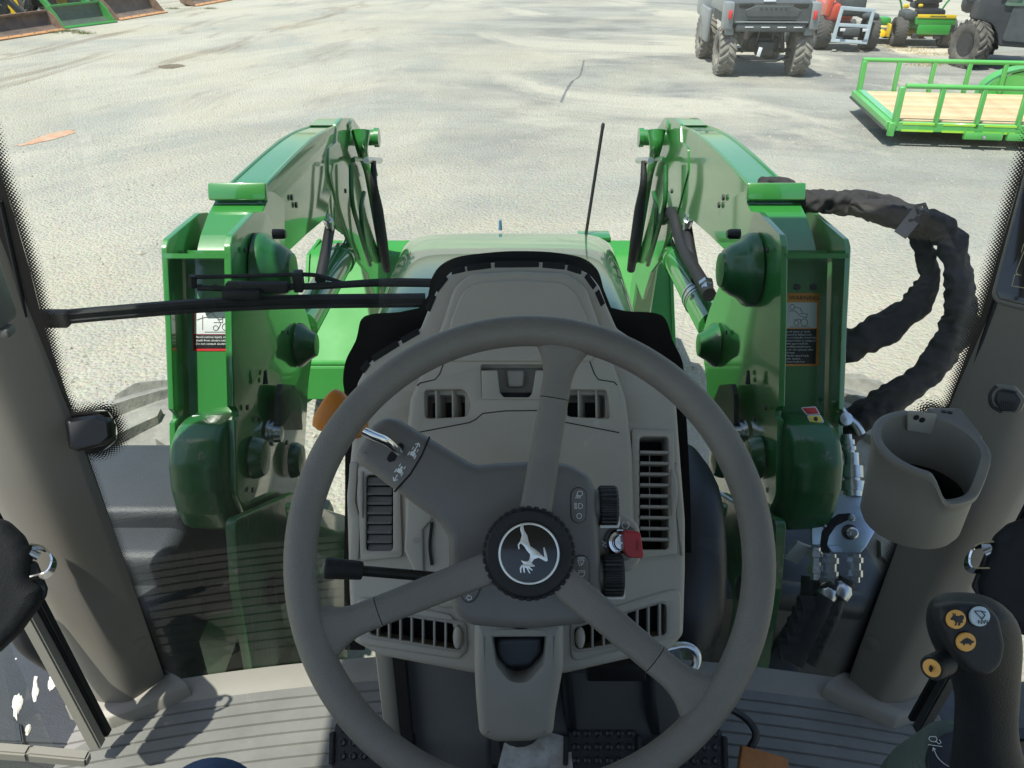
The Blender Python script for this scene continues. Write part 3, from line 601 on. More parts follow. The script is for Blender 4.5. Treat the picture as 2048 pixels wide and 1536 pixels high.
# bottom vents
for BV, fr, n_, x0, x1 in ((BL, [(732, 1216), (930, 1243), (934, 1308), (732, 1276)], 7, 757, 892), (BR, [(1142, 1252), (1338, 1198), (1338, 1276), (1144, 1307)], 7, 1184, 1318)):
    v = plate('air_vent', DP, fr, BEIGED, dash, thick=.006, lift=.0045, bev=.002, r=.009, holes=[BV], hr=.007)
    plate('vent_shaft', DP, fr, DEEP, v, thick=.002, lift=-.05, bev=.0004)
    for k in range(n_):
        x = x0 + (x1 - x0) * k / (n_ - 1); t = (x - BV[0][0]) / (BV[1][0] - BV[0][0]); yt = BV[0][1] + (BV[1][1] - BV[0][1]) * t; yb = BV[3][1] + (BV[2][1] - BV[3][1]) * t
        g = MB(); g.bar(DP.at(x, yt - 1, -.002), DP.at(x, yb + 1, -.002), .002, .014, up=DP.n); g.tube([DP.at(x, yt - 1, .0055), DP.at(x, yb + 1, .0055)], .0016, 6); g.build('louvre', BEIGED, v, smooth=50)
    ex = 916 if BV is BL else 1160; t = (ex - BV[0][0]) / (BV[1][0] - BV[0][0]); yt = BV[0][1] + (BV[1][1] - BV[0][1]) * t; yb = BV[3][1] + (BV[2][1] - BV[3][1]) * t
    g = MB(); rg = []
    for h, s in ((-.005, 1), (.004, 1), (.009, .85), (.011, .5)): rg.append([DP.at(ex + 10 * s * math.cos(a), (yt + yb) / 2 + (yb - yt) / 2 * s * math.sin(a), h) for a in [2 * math.pi * i / 20 for i in range(20)]])
    g.loft(rg); g.build('thumb_wheel', BEIGE, v)
# fold lines lower right, screw hole at the left inner edge, shoulder ledges
plate('lower_apron', DP, [(712, 1190), (905, 1228), (935, 1322), (715, 1288)], BEIGE, dash, thick=.008, lift=.0035, bev=.0035, r=.012, holes=[fr0 for fr0 in [[(735, 1218), (929, 1245), (932, 1306), (735, 1274)]]], hr=.008)
plate('lower_apron', DP, [(1140, 1238), (1362, 1172), (1362, 1272), (1140, 1326)], BEIGE, dash, thick=.008, lift=.0035, bev=.0035, r=.012, holes=[[(1144, 1254), (1336, 1200), (1336, 1274), (1146, 1305)]], hr=.008)
plate('corner_trim', DP, [(1355, 925), (1366, 1020), (1366, 1140), (1352, 1030), (1346, 930)], BEIGE, dash, thick=.006, lift=.003, bev=.002, r=.003)
plate('corner_trim', DP, [(700, 925), (716, 925), (712, 1005), (722, 1040), (718, 1120), (700, 1120), (704, 1040), (696, 1015)], BEIGE, dash, thick=.006, lift=.004, bev=.002, r=.003)
plate('inner_trim', DP, [(818, 990), (862, 1010), (866, 1040), (848, 1060), (850, 1140), (838, 1160), (812, 1100)], BEIGE, dash, thick=.008, lift=.018, bev=.003, r=.006)
g = MB(); g.lathe([(.0, .0003), (.0042, .0003), (.0042, -.004)], DP.at(836, 1081, .0185), DP.n, 16); g.build('screw', BEIGED, dash)
g = MB(); g.tube(catmull([DP.at(x, y, .016) for x, y in [(866, 1045), (862, 1090), (866, 1130)]], 5), .002, 6); g.build('wiring_gap', DEEP, dash)
# tower leg under the dash: side cheeks, dark footwell cavity, lower shroud
LP = PL((0, .80, 1.45), (0, -.96, .28))
g = MB()
g.box((-.105, .945, 1.27), (.145, .10, .44), bev=.014, seg=2); g.build('tower_leg', mat('grey_beige_plastic', (.16, .165, .165), .5, var=.1, bump=.3, bscale=700, dist=.0006), dash, smooth=50)
g = MB(); g.box((-.195, .94, 1.27), (.03, .12, .44), bev=.01); g.build('tower_cheek', BEIGED, dash)
g = MB(); g.box((-.172, .925, 1.27), (.018, .10, .42)); g.build('cable_slot', DEEP, dash)
g = MB(); g.box((.14, .96, 1.27), (.15, .10, .44), bev=.014); g.build('tower_leg', mat('dark_grey_plastic', (.07, .075, .08), .55, bump=.3, bscale=600, dist=.0006), dash)
g = MB(); g.box((.01, .97, 1.3), (.2, .1, .5), bev=.01); g.build('dark_recess', BLACK, dash)
g = MB(); g.box((.07, .98, 1.18), (.42, .16, .24), bev=.02); g.build('pedal_box', mat('dark_grey_plastic', (.07, .075, .08), .55, bump=.3, bscale=600, dist=.0006), dash)
g = MB(); g.tube(catmull([atD(x, y, 1.12) for x, y in [(1335, 1298), (1370, 1292), (1392, 1306), (1392, 1330), (1375, 1345), (1340, 1342)]], 6), .006, 12); g.build('towing_loop', STEEL, dash)
g = MB(); g.box(atD(1232, 1338, 1.12), (.08, .02, .03), bev=.004); g.build('relay_box', BLACK, dash)

# ================================================================ STEERING COLUMN
WC = Vector((.0153, .549, 1.861)); WT = R(51); WN = Vector((0, -math.sin(WT), math.cos(WT)))
WPL = PL(WC, WN)
col = empty('steering_column', (0.01, .85, FLZ), 'dark grey steering column pod with switches and a lever arm behind the wheel', 'steering column')
PP = WPL.up(-.085)
pod = [(768, 830, .02), (798, 838, .01), (948, 930, .03), (985, 926, .02), (1056, 922, .02), (1140, 926, .03), (1184, 952, .035), (1195, 990, .02), (1200, 1068, .01), (1206, 1190, .01), (1204, 1232, .02), (1172, 1250, .03), (1080, 1259, .03), (1000, 1258, .03), (935, 1252, .03), (902, 1222, .03), (897, 1160, .01), (896, 1075, .015), (876, 1045, .03), (718, 928, .012), (708, 905, .01), (740, 850, .015)]
plate('column_pod', PP, pod, GREYP, col, thick=.075, bev=.011, r=.015, rn=6)
plate('pod_seam', PP, [(858, 872), (861, 874), (845, 912), (822, 950), (790, 985), (787, 983), (820, 946), (843, 908)], DEEP, col, thick=.0012, lift=.0005, bev=.0003, r=.001)
# icons of tractor with arrow
def tractor_icon(cx, cy, ang, s=1.0, arrow=1):
    c, n_ = math.cos(R(ang)), math.sin(R(ang)); T = lambda u, v: (cx + (u * c - v * n_) * s, cy + (u * n_ + v * c) * s)
    q = plate('tractor_symbol', PP, [T(*p) for p in [(-5, -5), (3, -5), (3, -2), (9, -2), (9, 2), (3, 2), (3, 5), (-5, 5)]], WHITE, col, thick=.0006, lift=.0008, bev=.0001, r=0)
    for a in ([(-8, -8), (0, -8), (0, -6), (-8, -6)], [(-8, 6), (0, 6), (0, 8), (-8, 8)], [(6, -6), (12, -6), (12, -4.3), (6, -4.3)], [(6, 4.3), (12, 4.3), (12, 6), (6, 6)]):
        plate('wheel_mark', PP, [T(*p) for p in a], WHITE, q, thick=.0006, lift=.0008, bev=.0001, r=0)
    x = 17 * arrow
    ink('arrow_mark', PP, [[T(9 * arrow if arrow > 0 else -9, 0), T(x + 5 * arrow, 0)], [T(x, -5), T(x + 6 * arrow, 0), T(x, 5)]], WHITE, q, 2.0)
tractor_icon(826, 907, -60, 1.05, 1)
tractor_icon(800, 941, -60 + 0, 1.05, -1)
# gate slot, lever and knob
plate('lever_slot', PP, [(801, 884, .003), (808, 890, .003), (806, 900), (796, 908), (790, 922, .004), (778, 925, .004), (773, 918, .003), (778, 908), (786, 900), (793, 893)], DEEP, col, thick=.001, lift=.0006, bev=.0002, r=.002)
g = MB(); sh = [PP.at(799, 912, -.01), PP.up(.012).at(794, 900), PP.up(.028).at(772, 882), PP.up(.036).at(748, 872), PP.up(.042).at(722, 860)]
g.tube(catmull(sh, 5), .0045, 14); g.build('lever_shaft', CHROME, col)
k0, k1 = PP.up(.041).at(728, 862), PP.up(.052).at(645, 812); ax = (k1 - k0).normalized(); L_ = (k1 - k0).length
g = MB(); uu = WPL.u.cross(ax).normalized(); ww = ax.cross(uu); rg = []
for t, ra, rb in ((0, .007, .007), (.04, .010, .009), (.12, .0105, .0095), (.3, .014, .011), (.55, .0185, .013), (.8, .0215, .014), (.92, .0205, .013), (.98, .016, .010), (1.0, .008, .005)):
    rg.append([k0 + ax * L_ * t * 1.02 + WPL.n.cross(ax).normalized() * ra * (abs(math.cos(a)) ** .8 * (1 if math.cos(a) > 0 else -1)) + WPL.n * rb * (abs(math.sin(a)) ** .8 * (1 if math.sin(a) > 0 else -1)) for a in [2 * math.pi * i / 24 for i in range(24)]])
g.loft(rg); g.build('lever_knob', ORANGE, col, smooth=70)
# indicator stalk
g = MB(); g.tube([PP.at(900, 1162, -.03), PP.at(810, 1152, -.02), PP.at(718, 1143, -.012)], .0052, 12); g.build('indicator_stalk', BLACK, col)
g = MB(); a, b_ = PP.at(722, 1143, -.012), PP.at(646, 1136, -.004); g.tube([a.lerp(b_, t) for t in (0, .02, .1, .3, .6, .9, .97, 1)], [.0055, .0085, .0092, .0095, .0100, .0108, .0102, .0085], 16); g.build('stalk_grip', BLACKR, col)
# switch label panels with printed symbols
def cap(x, y0, y1, rw): return circ(x, y0, rw, 8, 180, 360) + circ(x, y1, rw, 8, 0, 180)
def panel(nm, outl, rr=0):
    o = plate(nm, PP, outl, mat('dark_rim', (.03, .03, .032), .5), col, thick=.002, lift=.0008, bev=.0003, r=rr); cx = sum(p[0] for p in outl) / len(outl); cy = sum(p[1] for p in outl) / len(outl)
    return o
pan = panel('switch_label', cap(1157, 990, 1031, 16)); plate('label_face', PP, cap(1157, 990, 1031, 14.4), GREYP, pan, thick=.002, lift=.0014, bev=.0004, r=0)
ink('lamp_symbol', PP, [circ(1160, 987, 5, 8, -130, 110), [(1156, 982), (1153, 990), (1159, 992)]] + [[(1156 + k * 2.6 - 3, 991), (1151 + k * 2.9, 997)] for k in range(4)], WHITE, pan, 1.1, .0018)
ink('lamp_symbol', PP, [circ(1160, 1012, 5, 8, -80, 80) + [(1157, 1017), (1157, 1007), (1161, 1007)]] + [[(1148, 1006 + k * 2.6), (1154, 1007.5 + k * 2.6)] for k in range(5)], WHITE, pan, 1.1, .0018)
ink('ring_symbol', PP, [circ(1158, 1032, 5, 14)], WHITE, pan, 1.2, .0018)
pan = panel('switch_label', cap(1162, 1126, 1190, 17)); plate('label_face', PP, cap(1162, 1126, 1190, 15.4), GREYP, pan, thick=.002, lift=.0014, bev=.0004, r=0)
ink('wiper_symbol', PP, [[(1155, 1120), (1168, 1120), (1165, 1128), (1159, 1131), (1155, 1120)], [(1155, 1115), (1169, 1115)], [(1155, 1117.5), (1169, 1117.5)], [(1160, 1122), (1164, 1130)]], WHITE, pan, 1.1, .0018)
ink('wiper_symbol', PP, [[(1156, 1144), (1170, 1144), (1167, 1152), (1160, 1152), (1156, 1144)], [(1156, 1141), (1170, 1141)]], WHITE, pan, 1.1, .0018)
lpan = [(922, 1120), (985, 1120), (997, 1135), (995, 1155), (980, 1163), (966, 1170), (956, 1192), (948, 1203), (935, 1207), (925, 1200), (921, 1185)]
pan = panel('switch_label', [(*p, .006) for p in lpan], .006); plate('label_face', PP, [(*p, .006) for p in [(924, 1122), (984, 1122), (994, 1136), (992, 1153), (979, 1160), (964, 1167), (954, 1189), (946, 1200), (936, 1204), (927, 1198), (923.5, 1184)]], GREYP, pan, thick=.002, lift=.0014, bev=.0004, r=0)
ink('lamp_symbol', PP, [circ(943, 1175, 5, 8, -80, 80) + [(940, 1180), (940, 1170), (944, 1170)]] + [[(937, 1171 + k * 1.7), (939, 1171 + k * 1.7)] for k in range(6)] + [[(930, 1174), (933, 1177), (931, 1177), (934, 1180)]], WHITE, pan, 1.3, .0018)
ink('arrow_symbol', PP, [[(933, 1195), (938, 1189), (938, 1192), (943, 1192), (943, 1198), (938, 1198), (938, 1201), (933, 1195)]], WHITE, pan, 1.2, .0018)
ink('arrow_symbol', PP, [[(949, 1155), (952, 1164), (948, 1164), (955, 1172), (958, 1163), (955, 1164), (952, 1154)]], WHITE, pan, 1.2, .0018)
ink('horn_symbol', PP, [[(973, 1157), (981, 1159), (985, 1158), (985, 1166), (981, 1165), (973, 1164), (973, 1157)], [(974, 1167), (980, 1167)], [(974, 1156), (971, 1156)]], WHITE, pan, 1.2, .0018)
# knurled rotary knobs
for cx, cy, hgt, xw in ((1220, 1012, 82, 38), (1229, 1154, 84, 42)):
    sc_ = .82 / 1650; rad = hgt * .5 * sc_ * 1.02; wd = xw * sc_; c = PP.at(cx - xw * .5, cy, -.022); g = MB(); n_ = 112
    for (x0, x1, r0, r1) in ((0, .12, rad * .90, rad), (.12, .88, rad, rad), (.88, 1, rad, rad * .93)):
        vs = []
        for xx, rr_ in ((x0, r0), (x1, r1)):
            for j in range(n_):
                a = 2 * math.pi * j / n_; q = rr_ * (1 if j % 4 < 2 else .955); vs.append(c + Vector((xx * wd, 0, 0)) + (Vector((0, 1, 0)) * math.cos(a) + Vector((0, 0, 1)) * math.sin(a)) * q)
        g.add(vs, [(j, (j + 1) % n_, n_ + (j + 1) % n_, n_ + j) for j in range(n_)])
        if x1 == 1: g.add(vs[n_:], [tuple(range(n_))])
        if x0 == 0: g.add(vs[:n_], [tuple(range(n_))[::-1]])
    kb = g.build('rotary_knob', BLACK, col, smooth=25)
    d = (CAM - c).normalized(); a0 = .55 if cy < 1100 else .72
    dirv = (Vector((0, -1, 0)) * math.cos(a0) - Vector((0, 0, 1)) * math.sin(a0)).normalized()
    g = MB(); g.bar(c + dirv * (rad * 1.0) + Vector((wd * .05, 0, 0)), c + dirv * rad * 1.0 + Vector((wd * 1.04, 0, 0)), .0022, .003); g.bar(c + dirv * rad * 1.0 + Vector((wd * 1.03, 0, 0)), c + dirv * rad * .75 + Vector((wd * 1.03, 0, 0)) + Vector((0, 0, .006)), .002, .003); g.build('pointer', WHITE, kb, smooth=0)
    g = MB(); g.lathe([(rad * .8, 0), (rad * .8, .018)], c + Vector((-.018, 0, 0)), (1, 0, 0), 32); g.build('knob_collar', GREYP, col)
# ignition
IP = PP.up(-.035)
plate('ignition_bezel', IP, [(1190, 1025, .01), (1250, 1027, .025), (1280, 1050, .02), (1284, 1120, .02), (1262, 1144, .02), (1190, 1144, .01)], BEIGE, col, thick=.03, bev=.004, r=.01)
plate('ignition_face', IP, circ(1243, 1085, 37, 30), GREYP, col, thick=.003, lift=.0015, bev=.001, r=0)
ic = IP.at(1236, 1084, .001); g = MB(); g.lathe([(.0135, 0), (.0135, .006), (.0118, .0085), (.0105, .008), (.0098, .0045), (.0085, .0045), (.008, .011), (.0068, .0125), (.0, .0125)], ic, (IP.n + Vector((.15, 0, 0))).normalized(), 36); ig = g.build('lock_barrel', CHROME, col)
kp = PL(IP.at(1246, 1087, .012), (Vector((.35, -.55, .75))))
g = MB(); g.box(IP.at(1240, 1085, .013), (.012, .002, .006), Matrix((IP.u, IP.v, IP.n)).transposed()); g.build('key_blade', STEEL, ig)
plate('key', IP.up(.02), [(1245, 1060, .004), (1281, 1062, .006), (1288, 1112, .005), (1284, 1117, .004), (1254, 1115, .006), (1248, 1100, .004)], REDK, col, thick=.009, bev=.002, r=.004, label='red plastic ignition key')
plate('key_slot', IP.up(.02), cap(1275, 1082, 1100, 2), mat('red_dark', (.2, .012, .012), .5), col, thick=.0006, lift=.0005, bev=.0001, r=0)
ink('start_symbol', IP, [[(1203, 1082), (1211, 1086), (1204, 1089), (1212, 1094)]], WHITE, col, 1.8, .004)
ink('run_symbol', IP, [circ(1250, 1050, 7, 8, 100, 250), circ(1250, 1050, 7, 8, -70, 80)], WHITE, col, 1.4, .004)
# lower column shroud with its moulded pocket
SP = PL(atD(1040, 1290, .965), (0, -.90, .44))
sh = [(948, 1250, .01), (1128, 1250, .01), (1128, 1340, .03), (1112, 1430, .02), (1107, 1478, .012), (1060, 1490, .02), (990, 1491, .02), (958, 1476, .012), (951, 1400, .01), (948, 1340, .02)]
plate('column_shroud', SP, sh, BEIGED, col, thick=.13, bev=.013, r=.02, holes=[[(982, 1262, .01), (1094, 1262, .01), (1088, 1330, .015), (1055, 1366, .02), (1020, 1366, .02), (992, 1330, .015)]], hr=.015)
plate('shroud_pocket', SP, [(975, 1255), (1100, 1255), (1100, 1375), (975, 1375)], BLACK, col, thick=.003, lift=-.035, bev=.001)
plate('pocket_lid', SP, [(993, 1290, .012), (1085, 1288, .012), (1082, 1318, .012), (1060, 1346, .015), (1010, 1348, .015), (995, 1320, .012)], mat('dark_lid', (.05, .055, .062), .5, bump=.3, bscale=800), col, thick=.012, lift=-.018, bev=.005, r=.008)
g = MB(); g.tube([PP.at(1040, 1150, -.06), Vector((.012, .86, 1.40)), Vector((.012, .95, FLZ))], [.03, .03, .05], 20); g.build('column_tube', BLACK, col)

# ================================================================ STEERING WHEEL
sw = empty('steering_wheel', WC, 'grey leather three-spoke steering wheel with a black hub in front of the dash', 'steering wheel')
RW = .200
def WP(r_, a, h=0): return WPL.w(r_ * math.cos(a), r_ * math.sin(a), h)
g = MB(); pts = [WP(RW, 2 * math.pi * i / 160) for i in range(160)]; vs = []; n_ = 24
for i in range(160):
    A = 2 * math.pi * i / 160; rad = WPL.u * math.cos(A) + WPL.v * math.sin(A)
    for j in range(n_):
        b_ = 2 * math.pi * j / n_; vs.append(WC + rad * (RW + .0143 * math.cos(b_)) + WN * .0140 * math.sin(b_))
g.add(vs, [(i * n_ + j, i * n_ + (j + 1) % n_, ((i + 1) % 160) * n_ + (j + 1) % n_, ((i + 1) % 160) * n_ + j) for i in range(160) for j in range(n_)])
g.build('rim', WHEELM, sw, smooth=80)
HUBH = -.040
def spoke_pts(t):     # radius, height, half width, half thick
    return (.030 + (RW - .002 - .030) * t, HUBH + .004 + (-HUBH - .006) * (t ** 1.25), (.0128 + .0022 * (1 - t)) + .022 * max(0, (t - .74) / .26) ** 2.2, .0068 + .0036 * t)
for A in (R(80.5), R(200.5), R(320.5)):
    for nm, t0, t1 in (('spoke', 0, .66), ('spoke_end', .6645, 1.0)):
        g = MB(); rg = []; K = 14
        for k in range(K + 1):
            t = t0 + (t1 - t0) * k / K; r_, h, hw, ht = spoke_pts(t); c = WP(r_, A, h); rad = WPL.u * math.cos(A) + WPL.v * math.sin(A); tn = WN.cross(rad)
            if nm == 'spoke': hw *= .985; ht *= .97
            rg.append([c + tn * hw * (abs(math.cos(q)) ** .62 * (1 if math.cos(q) > 0 else -1)) + WN * ht * (abs(math.sin(q)) ** .72 * (1 if math.sin(q) > 0 else -1)) for q in [2 * math.pi * i / 28 for i in range(28)]])
        g.loft(rg); g.build(nm, WHEELM, sw, smooth=70)
hub = MB(); hub.lathe([(.030, -.022), (.0405, -.018), (.0420, -.008), (.0420, .008), (.0405, .012), (.0375, .0145), (.0, .0155)], WC + WN * HUBH, WN, 96)
hb = hub.build('hub', BLACKR, sw, smooth=35)
g = MB()
for k in range(36):
    a = 2 * math.pi * k / 36; rad = WPL.u * math.cos(a) + WPL.v * math.sin(a); c = WC + WN * (HUBH + .004) + rad * .0408
    g.box(c, (.0030, .0052, .018), Matrix((rad, WN.cross(rad), WN)).transposed(), .0009, 1)
g.build('hub_teeth', BLACKR, hb, smooth=0)
HP = PL(WC + WN * (HUBH + .0158), WN); hc = HP.px(1060, 1088); HO = HP.px(1058, 1090)
HS = .0272 / 55.5     # metres per photo-crop pixel on the badge, centred on the hub
def hpt(x, y): return ((x - 610) / 3.84 * HS, -(y - 886) / 3.84 * HS)
em = plate('badge', HP, [(.0285 * math.cos(2 * math.pi * i / 48), .0285 * math.sin(2 * math.pi * i / 48)) for i in range(48)], mat('badge_black', (.008, .009, .011), .22, coat=.3), sw, thick=.002, lift=.0008, bev=.0005, r=0, px=False, label='round black badge with a silver leaping deer')
plate('badge_ring', HP, [(.0275 * math.cos(2 * math.pi * i / 64), .0275 * math.sin(2 * math.pi * i / 64)) for i in range(64)], mat('badge_silver', (.72, .72, .68), .3, metal=.7), em, thick=.0012, lift=.0016, bev=.0003, r=0, px=False, holes=[[(.0255 * math.cos(2 * math.pi * i / 64), .0255 * math.sin(2 * math.pi * i / 64)) for i in range(64)]], hr=0)
deer = [(552, 675), (548, 720), (560, 760), (552, 785), (548, 800), (530, 825), (536, 858), (544, 852), (541, 828), (552, 815), (575, 835), (598, 870), (618, 892), (614, 922), (604, 938), (578, 938), (552, 930), (560, 945), (572, 955), (555, 965), (545, 985), (548, 1018), (556, 1020), (556, 990), (565, 976), (572, 1015), (582, 1020), (579, 985), (590, 984), (612, 1025), (619, 1020), (602, 987), (632, 1006), (637, 999), (614, 976), (648, 976), (650, 968), (627, 952), (645, 925), (678, 915), (728, 942), (742, 935), (735, 890), (720, 842), (710, 845), (715, 880), (719, 912), (690, 888), (660, 860), (620, 835), (607, 800), (598, 760), (578, 728), (568, 680)]
plate('leaping_deer', HP, [hpt(*p) for p in deer], MATS['badge_silver'], em, thick=.0008, lift=.0022, bev=.00015, r=0, px=False)

# ================================================================ CAB FITTINGS
# cup holder on the right pillar
ch = empty('cup_holder', (.46, .80, 1.75), 'beige plastic cup holder with a scooped lip fixed to the right pillar', 'cup holder')
ct = atD(1860, 888, .94); n_ = 72; R0, R1 = .0600, .0532; rings = [[], [], [], [], [], [], [], []]
def cup_h(a):        # rim dips in front of the drinker
    d = abs((a - R(-70) + math.pi) % (2 * math.pi) - math.pi); t = max(0, min(1, (R(44) - d) / R(27))); return -.034 * (3 * t * t - 2 * t ** 3) + .006 * math.sin(a)
CA = (Vector((0, .03, 1))).normalized(); bx = Vector((1, 0, 0)); by = CA.cross(bx)
vs = []; spec = []
for i in range(n_):
    a = 2 * math.pi * i / n_; h = cup_h(a); d = bx * math.cos(a) + by * math.sin(a)
    prof = [(.040, -.112), (.0515, -.110), (.0555, -.102), (R0 - .002, -.05), (R0, h - .008), (R0 + .003, h - .004), (R0 + .0025, h + .0015), (R0 - .001, h + .003), (R1 - .0005, h + .001), (R1 - .001, h - .006), (R1 - .003, -.07), (R1 - .006, -.094), (.030, -.096)]
    if h < -.02: prof[3] = (R0 - .0015, h - .02)
    spec.append([ct + CA * hh + d * rr for rr, hh in prof])
K = len(spec[0]); vs = [p for s in spec for p in s]
g = MB(); g.add(vs, [(i * K + j, ((i + 1) % n_) * K + j, ((i + 1) % n_) * K + j + 1, i * K + j + 1) for i in range(n_) for j in range(K - 1)] + [tuple(i * K for i in range(n_)), tuple(i * K + K - 1 for i in range(n_))[::-1]])
g.build('cup', PILLAR, ch, smooth=50)
g = MB(); g.lathe([(0, 0), (R1 - .004, 0), (R1 - .003, .035), (R1 - .0045, .036), (R1 - .0055, .002)], ct + CA * -.095, CA, 48); g.build('rubber_liner', DEEP, ch)
bp = PL(ct + Vector((.0, 0, -.002)), CA)
plate('mounting_flange', bp, [(1850, 812), (1922, 812, .006), (1966, 868, .008), (1960, 890), (1935, 860), (1900, 838)], PILLAR, ch, thick=.012, lift=-.002, bev=.002, r=.004)
g = MB(); g.lathe([(.0, .0015), (.003, .0015), (.003, 0)], bp.at(1888, 821, -.002), CA, 12); g.lathe([(.0, .0015), (.003, .0015), (.003, 0)], bp.at(1900, 823, -.002), CA, 12); g.build('screw', BLACK, ch)
ip = PL(ct + by * (R1 - .004) + CA * -.03, -by)
plate('screw_plate', ip, [(1814, 820), (1872, 826), (1860, 866), (1812, 858)], BEIGED, ch, thick=.003, lift=.004, bev=.0008, r=.002)
for x, y in ((1829, 831), (1841, 836)): g = MB(); g.lathe([(0, .0005), (.0035, .0005), (.0035, 0)], ip.at(x, y, .0045), -by, 12); g.build('screw_hole', DEEP, ch)
g = MB(); g.box(ct + CA * -.15 + Vector((.045, .055, -.01)), (.03, .05, .03), bev=.005); g.build('bracket', BLACK, ch)
# lidded socket on the right pillar
so_ = empty('power_socket', atD(2010, 798, 1.0), 'black capped power socket on the right pillar above the cup holder', 'power socket')
sp = PL(atD(2012, 798, 1.02), (-.6, -.75, .35))
plate('socket_rim', sp, [(1988, 768, .008), (2030, 772, .008), (2052, 800, .01), (2040, 828, .01), (2000, 826, .012), (1982, 800, .01)], PILLAR, so_, thick=.012, lift=.002, bev=.002, r=.006)
plate('socket_cap', sp, [(1996, 776, .006), (2034, 782, .006), (2046, 800, .006), (2036, 822, .006), (2004, 820, .006), (1990, 800, .006)], BLACK, so_, thick=.016, lift=.014, bev=.003, r=.004)
g = MB(); g.tube(catmull([sp.at(1996, 770, .016), sp.at(1984, 785, .018), sp.at(1986, 808, .016), sp.at(2004, 822, .01)], 6), .0022, 8); g.build('cap_strap', BLACKR, so_)
g = MB()
for k in range(9): g.bar(sp.at(2002 + k * 3.6, 800 + k * .6, .0225), sp.at(2001 + k * 3.6, 815 + k * .6, .0225), .0009)
g.build('grip_ribs', BLACK, so_, smooth=0)
# corner display
dsp = empty('corner_display', atD(2040, 450, .95), 'black touch display in a grey housing at the upper right pillar', 'display')
dpl = PL(atD(2020, 500, .93), (-.55, -.75, .38))
fo = [(2052, 300, .02), (2048, 345, .01), (1982, 590, .012), (1992, 606, .012), (2120, 640, .02), (2160, 300, .02)]
plate('display_housing', dpl, fo, GREYP, dsp, thick=.035, bev=.004, r=.01)
plate('display_glass', dpl, [(2060, 320), (1992, 582, .006), (1998, 598, .006), (2120, 628), (2160, 320)], SCREEN, dsp, thick=.003, lift=.002, bev=.001, r=.004)
ink('menu_outline', dpl, [[(2060, 480), (2046, 508), (2038, 530), (2032, 545), (2036, 549), (2044, 551)], [(2044, 551), (2030, 549), (2024, 572), (2060, 578)], [(2060, 470), (2047, 490), (2043, 505)]], GOLD, dsp, 1.5, .0025)
# dark rounded grab pads by both doors with bright hinge loops
for s, pad, loop in ((-1, [(-60, 1030, .03), (10, 1042, .03), (45, 1075, .03), (62, 1110, .03), (58, 1160, .02), (86, 1176, .02), (80, 1215, .02), (40, 1270, .02), (0, 1308, .02), (-60, 1340, .02)], [(58, 1093), (88, 1100), (106, 1122), (96, 1148), (60, 1160)]),
                     (1, [(2100, 1020, .03), (2020, 1050, .02), (1992, 1075, .02), (1975, 1120, .02), (1956, 1165, .02), (1960, 1200, .02), (1990, 1240, .02), (2040, 1272, .02), (2110, 1290, .02)], [(1990, 1088), (1952, 1095), (1936, 1118), (1942, 1140), (1985, 1142)])):
    t = empty('door_stay', atD(40 if s < 0 else 2000, 1150, .9), 'black moulded door stay cover with a steel loop by the %s pillar foot' % ('left' if s < 0 else 'right'), 'door stay')
    q = PL(atD(20 if s < 0 else 2020, 1160, 1.17), (-s * .45, -.7, .55))
    plate('stay_cover', q, pad, BLACKR, t, thick=.06, bev=.022, r=.03, smooth=60)
    plate('cover_back', q, [(x + (10 if s < 0 else -6), y + 12, .01) for x, y in ([(60, 1110), (84, 1170), (80, 1190), (40, 1210), (20, 1120)] if s < 0 else [(1985, 1080), (1950, 1165), (1966, 1190), (2000, 1200), (2020, 1100)])], BLACK, t, thick=.02, lift=-.02, bev=.004, r=.006)
    g = MB(); Pq = catmull([q.at(x, y, -.012) for x, y in loop], 6)
    g.ribbon(Pq, .014, .0028, (0, -.35, .95))
    g.build('steel_loop', CHROME, t, smooth=50)
    g = MB(); g.tube([q.at(x, y, -.02) for x, y in ((loop[0][0], loop[0][1] + 14), (loop[0][0] + s * -18, loop[0][1] + 22))], .006, 10); g.build('stay_rod', STEEL, t)
g = MB(); g.box(onY(6, 620, .93) + Vector((-.01, 0, .03)), (.03, .05, .10), bev=.01); g.box(onY(8, 662, .92), (.02, .02, .012), bev=.003)
tag(g.build('mirror_switch', GREYP), 'small grey switch housing on the edge of the left pillar', 'switch')

# joystick at lower right
js = empty('joystick', atD(1950, 1500, .72), 'black loader joystick with orange rabbit and turtle buttons at lower right', 'joystick')
path = [(2014, 1652, 100, .72), (1992, 1572, 76, .70), (1976, 1512, 60, .685), (1972, 1462, 56, .67), (1974, 1422, 56, .66), (1972, 1382, 62, .648), (1964, 1352, 72, .638), (1958, 1322, 82, .626), (1954, 1292, 87, .614), (1952, 1262, 85, .602), (1948, 1238, 76, .594), (1944, 1222, 58, .590), (1944, 1214, 34, .592), (1944, 1212, 6, .594)]
g = MB(); rg = []
for x, y, hw, d in path:
    c = atD(x, y, d); h = hw / 1650 * d; dd = h * .92
    rg.append([c + Vector((.006, 0, 0)) + Vector((1, 0, 0)) * h * (abs(math.cos(a)) ** .85 * (1 if math.cos(a) > 0 else -1)) + (Vector((0, .96, -.28))) * (dd * (abs(math.sin(a)) ** .85 * (1 if math.sin(a) > 0 else -1)) + dd * .55) for a in [2 * math.pi * i / 28 for i in range(28)]])
g.loft(rg); g.build('grip', mat('grip_rubber', (.012, .0135, .016), .55, bump=.3, bscale=800, var=.15), js, smooth=80, sub=1)
jp = PL(atD(1954, 1274, .572), (.0, -.78, .63))
